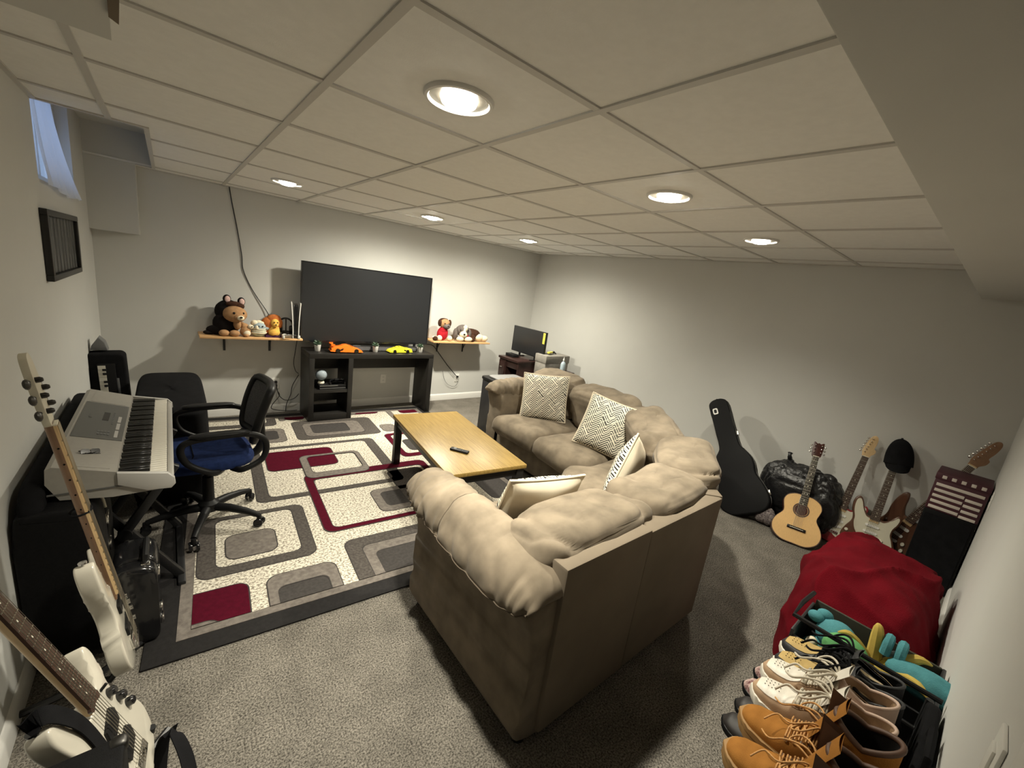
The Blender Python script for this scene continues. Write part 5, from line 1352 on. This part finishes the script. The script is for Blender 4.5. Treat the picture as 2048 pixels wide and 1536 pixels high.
def capf(u, v):
    th = 2*PI*u; ph = PI/2*v
    k = 1+.05*math.sin(th*3+1)*(1-v)
    return Vector((.085*math.cos(th)*math.cos(ph)*k, -.105+.20*math.sin(ph)**.8, .075*math.sin(th)*math.cos(ph)*k))
MB().grid(capf, 32, 16, cu=True).build('crown', 'black_cloth', r, ang=80)
MB().grid(lambda u, v: Vector((.078*math.cos(PI*u)*(1-.1*v), -.10-.062*v*math.sin(PI*u)**.6, .070*math.sin(PI*u)+.02*v-.004)), 20, 6).grid(lambda u, v: Vector((.078*math.cos(PI*u)*(1-.1*v), -.105-.062*v*math.sin(PI*u)**.6, .072*math.sin(PI*u)+.02*v)), 20, 6).build('brim', 'black_cloth', r, ang=80)
MB().ell((0, .098, 0), (.008, .005, .008), nu=10, nv=6).build('button', 'black_plastic', r)

# ------------------------------------------------------------------ right wall: cabinet, striped box, blanket, bin
r = root('speaker_cabinet', 'tall black cabinet in the right corner under the striped box', 'cabinet', T(4.10, -.005, 0))
MB().box((-.13, -.125, .012), (.13, .125, .56), .008).build('cabinet', 'black_tolex', r)
MB().box((-.134, -.112, .04), (-.129, .112, .53)).build('grille', 'black_cloth', r)
for sx in (-1, 1):
    for sy in (-1, 1): MB().lathe([(.013, 0), (.013, .014)], 12, M=T(sx*.10, sy*.10, 0)).build('foot', 'black_plastic', r)
r = root('striped_box', 'dark maroon box with staggered white bars on top of the black cabinet', 'box', T(4.10, -.005, .56))
MB().box((-.13, -.125, 0), (.13, .125, .225), .006).build('box_body', 'maroon', r)
MB().box((-.134, -.129, .215), (.134, .129, .262), .006).build('lid', 'maroon', r)
for k in range(5): MB().box((-.1345, -.030 if k < 4 else -.112, .012+.040*k), (-.1285, .112, .032+.040*k), .002).build('white_bar', 'off_white', r)
for k in range(5): MB().box((-.1345, -.112, .003+.040*k), (-.1285, -.036, .022+.040*k), .002).build('white_bar', 'off_white', r) if k != 4 else None
for k in range(5): MB().box((-.137, -.105+.045*k, .228), (-.1335, -.083+.045*k, .250), .002).build('pale_square', 'off_white', r)
r = root('blanket_heap', 'big heap of dark red blanket on the floor by the right wall', 'blanket')
def blf(u, v):
    th = 2*PI*u; ph = PI/2*(1-v)
    c = math.cos(ph); s = math.sin(ph)
    x = math.copysign(abs(math.cos(th))**.7, math.cos(th))*c**.6; y = math.copysign(abs(math.sin(th))**.7, math.sin(th))*c**.6
    p = Vector((2.80+.60*x, .155+.285*y, .535*s**.62*(1-.06*x)))
    f1 = p.z*9+p.x*5-p.y*3+2.2*noise.noise(Vector((p.x*2.2, p.y*2.5, p.z*2.5)))
    fold = .016*(1-abs(math.sin(f1)))**2+.020*(1-abs(math.sin(p.x*4.2+p.y*9+1.5*noise.noise(Vector((p.x*3, p.y*4, p.z*5))))))**3
    fold *= 1.5
    fold += .030*noise.noise(Vector((p.x*3.5, p.y*4, p.z*4)))+.010*noise.noise(Vector((p.x*14, p.y*14, p.z*14)))
    k = min(1, 3*s+.15)
    n = Vector((x*.6, y*.8, s)).normalized()
    p = p+n*(fold-.01)*k
    p.y = max(p.y, YN+.004); p.z = max(p.z, .003)
    return p
MB().grid(blf, 170, 70, cu=True).build('blanket', 'red_blanket', r, ang=80)
bn = root('storage_bin', 'open black storage bin of plush toys between blanket and shoes', 'bin', T(1.825, .06, 0))
for lo, hi in (((-.13, -.19, .0), (.125, -.18, .60)), ((-.13, .18, .0), (.125, .19, .58)), ((.115, -.18, .0), (.125, .18, .60)), ((-.13, -.18, .0), (-.12, .18, .56))): MB().box(lo, hi, .003).build('side', 'olive_box' if lo[0] > .1 else 'bin_plastic', bn)
MB().box((-.12, -.18, .0), (.115, .18, .01)).build('base', 'bin_plastic', bn)
MB().tube([(-.130, -.19, .635), (-.130, .195, .635), (.0, .20, .625), (.13, .195, .615)], .008, 8).build('rim_bar', 'black_plastic', bn)
r = root('plush_animal', 'teal plush animal with a rounded head at the left of the bin', 'plush toy', T(1.82, .17, .48))
bl('teal_plush', 'head', r, ((0, -.03, .09), (.058, .062, .055))); bl('teal_plush', 'body', r, ((-.02, .0, -.02), (.06, .065, .08)))
for x, y in ((.03, .02), (.0, .04)): bl('teal_plush', 'ear', r, ((x, y, .135-.3*y), (.022, .026, .020)))
bl('cream_plush', 'paw', r, ((-.07, .02, .06), (.022, .018, .020)))
r = root('plush_fruit', 'round green plush in front of the teal plush animal', 'plush toy', T(1.745, .10, .56))
bl('green_plush', 'ball', r, ((0, 0, .02), (.052, .066, .055)), wob=.02); bl('green_plush', 'dimple', r, ((-.002, .0, .068), (.014, .014, .010)))
r = root('plush_banana', 'yellow plush banana peel standing up in the bin', 'plush toy', T(1.83, .03, .52))
for a, l, b in ((.6, .16, .3), (2.0, .15, .9), (-2.2, .19, 1.15), (-1.2, .17, .9)):
    d = Vector((math.cos(a)*math.sin(b), math.sin(a)*math.sin(b), math.cos(b)))
    P = catmull([Vector((0, 0, 0)), d*l*.4+Vector((0, 0, .025)), d*l*.75+Vector((0, 0, .03)), d*l], False, 4)
    MB().tube(P, [.022, .022, .022, .021, .020, .019, .018, .016, .014, .011, .008, .005, .003][:len(P)], 8).build('peel', 'banana_yellow', r)
MB().ell((0, 0, -.03), (.025, .025, .06), nu=12, nv=8).build('stalk', 'banana_yellow', r)
r = root('plush_animal', 'long light blue plush lying along the wall side of the bin', 'plush toy', T(1.83, -.07, .52))
bl('teal_plush', 'body', r, ((-.02, -.03, .07), (.055, .105, .045))); bl('teal_plush', 'tail', r, ((-.05, -.10, .055), (.035, .05, .03)))
for y in (.05, .085): MB().tube([Vector((.03+.035*math.cos(a), y, .085+.045*math.sin(a))) for a in [k*PI/8 for k in range(9)]], [.014]*9, 8).build('ear', 'teal_plush', r)
MB().box((-.075, -.135, .086), (-.055, -.098, .090), .001).build('care_tag', 'plate_white', r)
bl('paleblue_plush', 'snout', r, ((.035, .045, .065), (.03, .035, .03)))

# ------------------------------------------------------------------ shoe rack
rk = root('shoe_rack', 'black metal shoe rack along the right wall at the lower right', 'shoe rack')
RKX0, RKX1, RKY0, RKY1, RKZ = .80, 1.655, -.105, .16, .545
for x in (RKX0, RKX1):
    for y in (RKY0, RKY1): MB().tube([(x, y, .0), (x, y, RKZ+(.10 if y < 0 else 0))], .009, 8).build('leg', 'black_metal', rk)
    for z_ in (.16, .35, RKZ-.012): MB().tube([(x, RKY0, z_), (x, RKY1, z_)], .007, 8).build('side_rail', 'black_metal', rk)
for z_ in (.16, .35, RKZ-.012):
    for k in range(6): y = RKY0+(RKY1-RKY0)*k/5; MB().tube([(RKX0, y, z_), (RKX1, y, z_)], .006, 8).build('rod', 'black_metal', rk)
MB().tube([(RKX0, RKY1, .34), (RKX0+.02, RKY1+.10, .20), (RKX0+.03, RKY1+.13, .01)], .009, 8).build('brace', 'black_metal', rk)
# shoe: local y towards the toe, x across, z up, origin under the middle of the sole
def shoe_w(t):      # t 0 toe .. 1 heel
    pts = [(0, .0), (.015, .016), (.05, .029), (.11, .040), (.22, .0475), (.34, .049), (.48, .043), (.62, .038), (.78, .0375), (.90, .034), (.965, .024), (1, .0)]
    for (a, b), (c, d) in zip(pts[:-1], pts[1:]):
        if t <= c: k = (t-a)/(c-a); return b+(d-b)*k
    return 0
def interp(pts, t):
    for (a, b), (c, d) in zip(pts[:-1], pts[1:]):
        if t <= c:
            k = (t-a)/(c-a); k = k*k*(3-2*k); return b+(d-b)*k
    return pts[-1][1]
def make_shoe(lab, M, c, hi=.125, L=.30, boot=False, group=None, name='sneaker', cat='shoe'):
    r = root(name, lab, cat, M, group)
    sz = .034 if boot else .026
    H = [(0, .030), (.04, .048), (.12, .056), (.24, .062), (.36, .076), (.50, .100), (.60, .112), (.80, .100), (.94, .090), (1, .07)]
    n = 36
    ol = [(shoe_w(i/n)+.004, L/2-L*i/n) for i in range(n+1)]; ol[0] = (0, L/2+.004); ol[-1] = (0, -L/2-.004)
    outl = ol+[(-a, b) for a, b in ol[-2:0:-1]]
    MB().prism(outl, 0, sz, .004).build('sole', c['sole'], r, ang=45)
    if boot: MB().prism([(a*1.05, b*1.012) for a, b in outl], sz-.012, sz+.002, .002).build('welt', c['sole'], r, ang=45)
    def P(u, t, off=0):
        t = min(max(t, .0), 1.0); w = max(shoe_w(t), .0005); h = interp(H, t)
        a = PI*u; ca = math.cos(a); sa = math.sin(a)
        pw = .75 if t < .45 else .62
        x = -math.copysign(abs(ca)**pw, ca)*w; z = abs(sa)**(.8 if t < .4 else .7)*(h-sz)
        nx = Vector((-ca, .35*(1-t*2.5) if t < .4 else 0, sa)).normalized()
        return Vector((x, L/2-L*t, sz+z))+nx*off
    # upper: over the toe and up both sides, open from the throat back
    mb = MB().grid(lambda u, v: P(u, .62*v), 25, 26)
    mb.grid(lambda u, v: P(.46*u, .55+.45*v), 12, 20).grid(lambda u, v: P(1-.46*u, .55+.45*v), 12, 20)
    up_ = mb.build('upper', c['upper'], r, ang=80)
    # ankle shaft with a padded rim and a dark inside
    def shaft(u, v, ins=0):
        th = 2*PI*u
        yc = -.078*L/.30-.004*v; rx = (.0385+.004*math.sin(v*PI)+(.004 if boot else 0)*v)-ins; ry = (.070-.010*v if not boot else .068-.006*v)*L/.30-ins
        front = max(0, math.sin(th)); back = max(0, -math.sin(th))
        top = hi*(1-.10*(1-front-back))+.012*back
        return Vector((rx*math.cos(th), yc+ry*math.sin(th)*(1+.12*(1-v)*front), .045+(top-.045)*v))
    MB().grid(lambda u, v: shaft(u, v), 32, 10, cu=True).build('ankle', c['ankle'], r, ang=80)
    MB().grid(lambda u, v: shaft(u, 1-v*.9, .006), 32, 8, cu=True).build('lining', c['lining'], r, ang=80)
    MB().tube([shaft(k/32, 1.0, .003) for k in range(32)], .0042 if not boot else .006, 8, closed=True).build('collar', c['collar'], r, ang=80)
    yt = -.078*L/.30+.066*L/.30
    MB().grid(lambda u, v: Vector(((2*u-1)*.028*(1+.15*v), yt+.030-.052*v+.006*(2*u-1)**2*-1, .088+(hi+.030-.088)*v)), 8, 8).grid(lambda u, v: Vector(((2*u-1)*.027*(1+.15*v), yt+.024-.052*v, .088+(hi+.028-.088)*v)), 8, 8).build('tongue', c['tongue'], r, ang=80)
    if 'toe' in c:
        MB().grid(lambda u, v: P(.5+(u-.5)*((.50 if c['toe'] == 'leather_white' else .40)+.12*math.sin(v*PI)-.15*v), .045+.29*v, .0018), 18, 14).build('toe_panel', c['toe'], r, ang=80)
        hs = MB()
        for k in range(14):
            q = P(.5+.06*((k % 3)-1), .10+.016*(k//3*1.8), .0032); hs.lathe([(.0012, -.001), (.0012, .0003)], 6, M=T(*q))
        hs.build('vent_holes', 'eye_black', r)['kind'] = 'stuff'
    if 'eyestay' in c:
        for s in (0, 1): MB().grid(lambda u, v: P((.27+.13*u) if s == 0 else 1-(.27+.13*u), .33+.27*v, .0025), 6, 12).build('eyestay', c['eyestay'], r, ang=80)
    if 'heel' in c:
        for s in (0, 1): MB().grid(lambda u, v: P((.02+.40*u) if s == 0 else 1-(.02+.40*u), .78+.20*v, .002), 8, 10).build('heel_panel', c['heel'], r, ang=80)
    if 'stripe' in c:
        for s in (0, 1):
            def sw(u, v):
                t = .40+.52*v; q = .20+.20*v+.05*math.sin(v*2.2); wd = .095*(1-v)**.7*min(1, 5*v+.15)
                uu = q+wd*(u-.5)*2*.6
                return P(uu if s == 0 else 1-uu, t, .0034)
            MB().grid(sw, 5, 20).build('side_stripe', c['stripe'], r, ang=80)
    lm = c['lace']; rows = 6 if not boot else 5
    for k in range(rows):
        t = .35+.042*k
        a = [P(.30+.4*q, t+(.018 if q > .5 else 0)*1, .0065) for q in (0, .2, .4, .6, .8, 1)]
        b = [P(.70-.4*q, t+(.018 if q > .5 else 0)*1, .0090) for q in (0, .2, .4, .6, .8, 1)]
        MB().tube(a, .0036 if not boot else .0022, 6, M=None).build('lace', lm, r, ang=80); MB().tube(b, .0036 if not boot else .0022, 6).build('lace', lm, r, ang=80)
    base = P(.5, .58, .012)
    for s in (-1, 1):
        Q = catmull([base, base+Vector((s*.03, .02, .018)), base+Vector((s*.055, .045, .006)), base+Vector((s*.045, .065, -.012)), base+Vector((s*.02, .04, .004)), base], False, 5)
        MB().tube(Q, .0032 if not boot else .0022, 6).build('bow_loop', lm, r, ang=80)
        Q = catmull([base, base+Vector((s*.02, .03, .014)), base+Vector((s*.035, .07, -.01)), base+Vector((s*.02, .10, -.022)), base+Vector((s*.045, .12, -.036))], False, 5)
        MB().tube(Q, .0030 if not boot else .0020, 6).build('lace_end', lm, r, ang=80)
    if boot:
        for k in range(5):
            for u_ in (.27, .73): q = P(u_, .36+.05*k, .003); MB().lathe([(.005, -.002), (.005, .002), (.002, .0025)], 10, M=T(*q)).build('eyelet', 'chrome', r)
        for s in (-1, 1): MB().grid(lambda u, v: Vector((s*(.040+.010*v), yt-.002-.040*u+.010*v, .105+(hi+.012-.105)*v-.010*u*v)), 6, 6).build('flap', c['flap'], r, ang=80)
    return r
CW = dict(sole='sole_white', upper='leather_tan', toe='leather_white', ankle='leather_pinkish', lining='leather_tan', collar='leather_pinkish', tongue='leather_white', eyestay='leather_tan', heel='leather_white', lace='lace_cream')
CB = dict(sole='sole_white', upper='leather_black', toe='nubuck_gold', ankle='leather_black', lining='black_cloth', collar='leather_black', tongue='leather_black', eyestay='leather_black', heel='leather_black', stripe='nubuck_cream', lace='black_cloth')
CT = dict(sole='boot_sole', upper='boot_tan', ankle='boot_tan', lining='boot_dark', collar='boot_collar', tongue='boot_tan', lace='boot_lace', flap='boot_collar')
def sm(x, y, rz, z_=None): return T(x+(.035 if x < 1.45 else -.02), y, RKZ-.006 if z_ is None else z_) @ RZ(rz) @ SC(1.08, 1, 1.14)
make_shoe('tan work boot nearest the camera on the shoe rack', sm(1.045, .055, .10), CT, .185, .305, True, 'tan work boots on the shoe rack', 'work_boot', 'boot')
make_shoe('tan work boot beside the white sneakers on the shoe rack', sm(1.175, .070, .06), CT, .185, .305, True, 'tan work boots on the shoe rack', 'work_boot', 'boot')
make_shoe('white and tan sneaker next to the work boots, loose cream laces', sm(1.300, .085, .03), CW, .135, .31, False, 'white and tan sneakers on the shoe rack')
make_shoe('white and tan sneaker next to the black sneakers, loose cream laces', sm(1.405, .095, .0), CW, .135, .31, False, 'white and tan sneakers on the shoe rack')
make_shoe('black and gold sneaker beside the white sneakers on the rack', sm(1.525, .085, -.04), CB, .108, .31, False, 'black and gold sneakers on the shoe rack')
make_shoe('black and gold sneaker beside the plush toy bin on the rack', sm(1.620, .095, -.06), CB, .108, .31, False, 'black and gold sneakers on the shoe rack')
def slipper(lab, x, y, z_, m, L=.28):
    r = root('slip_on_shoe', lab, 'shoe', T(x, y, z_))
    n = 30; ol = [(shoe_w(i/n)+.003, L/2-L*i/n) for i in range(n+1)]; ol[0] = (0, L/2+.003); ol[-1] = (0, -L/2-.003)
    MB().prism(ol+[(-a, b) for a, b in ol[-2:0:-1]], 0, .022, .004).build('sole', 'black_plastic', r, ang=45)
    def Q(u, v):
        t = .55*v; a = PI*u; w = max(shoe_w(t), .0006); h = interp([(0, .02), (.08, .045), (.4, .062), (.6, .070)], t)
        return Vector((-math.cos(a)*w, L/2-L*t, .02+abs(math.sin(a))**.8*(h-.02)))
    mb = MB().grid(Q, 20, 20)
    def R_(u, v, s=1):
        t = .5+.5*v; w = max(shoe_w(t), .0006); return Vector((s*w, L/2-L*t, .02+.045*u*(1-.1*v)))
    mb.grid(lambda u, v: R_(u, v, 1), 5, 14).grid(lambda u, v: R_(u, v, -1), 5, 14); mb.build('upper', m, r, ang=80)
for x, lab in ((1.345, 'black slip-on toe showing below the boots, nearest the camera'), (1.445, 'black slip-on toe showing below the boots, beside the white sneakers')): slipper(lab, x, .150, .359, 'boot_dark')
slipper('slip-on shoe with a pink and dark woven pattern on the lower tier', 1.545, .165, .359, 'knit_pattern')
slipper('second woven slip-on shoe on the lower tier by the bin', 1.645, .165, .359, 'knit_pattern')
r = root('gap_filler_bag', 'black bag shape filling the dark gap between the shoes and the right wall', 'bag', T(1.42, -.118, 0))  # bag shape added to fill the dark, partly shadowed gap behind the shoes
MB().prism(rrect(-.30, .02, .26, .66, .08), -.018, .012, .010, M=frame((0, 0, 0), (1, 0, 0), (0, 0, 1), (0, -1, 0)), seg=3).build('bag', 'black_cloth', r, ang=50)
MB().tube([(-.1, -.0, .64), (-.08, -.0, .69), (.04, -.0, .69), (.06, -.0, .64)], .009, 8).build('handle', 'black_cloth', r)
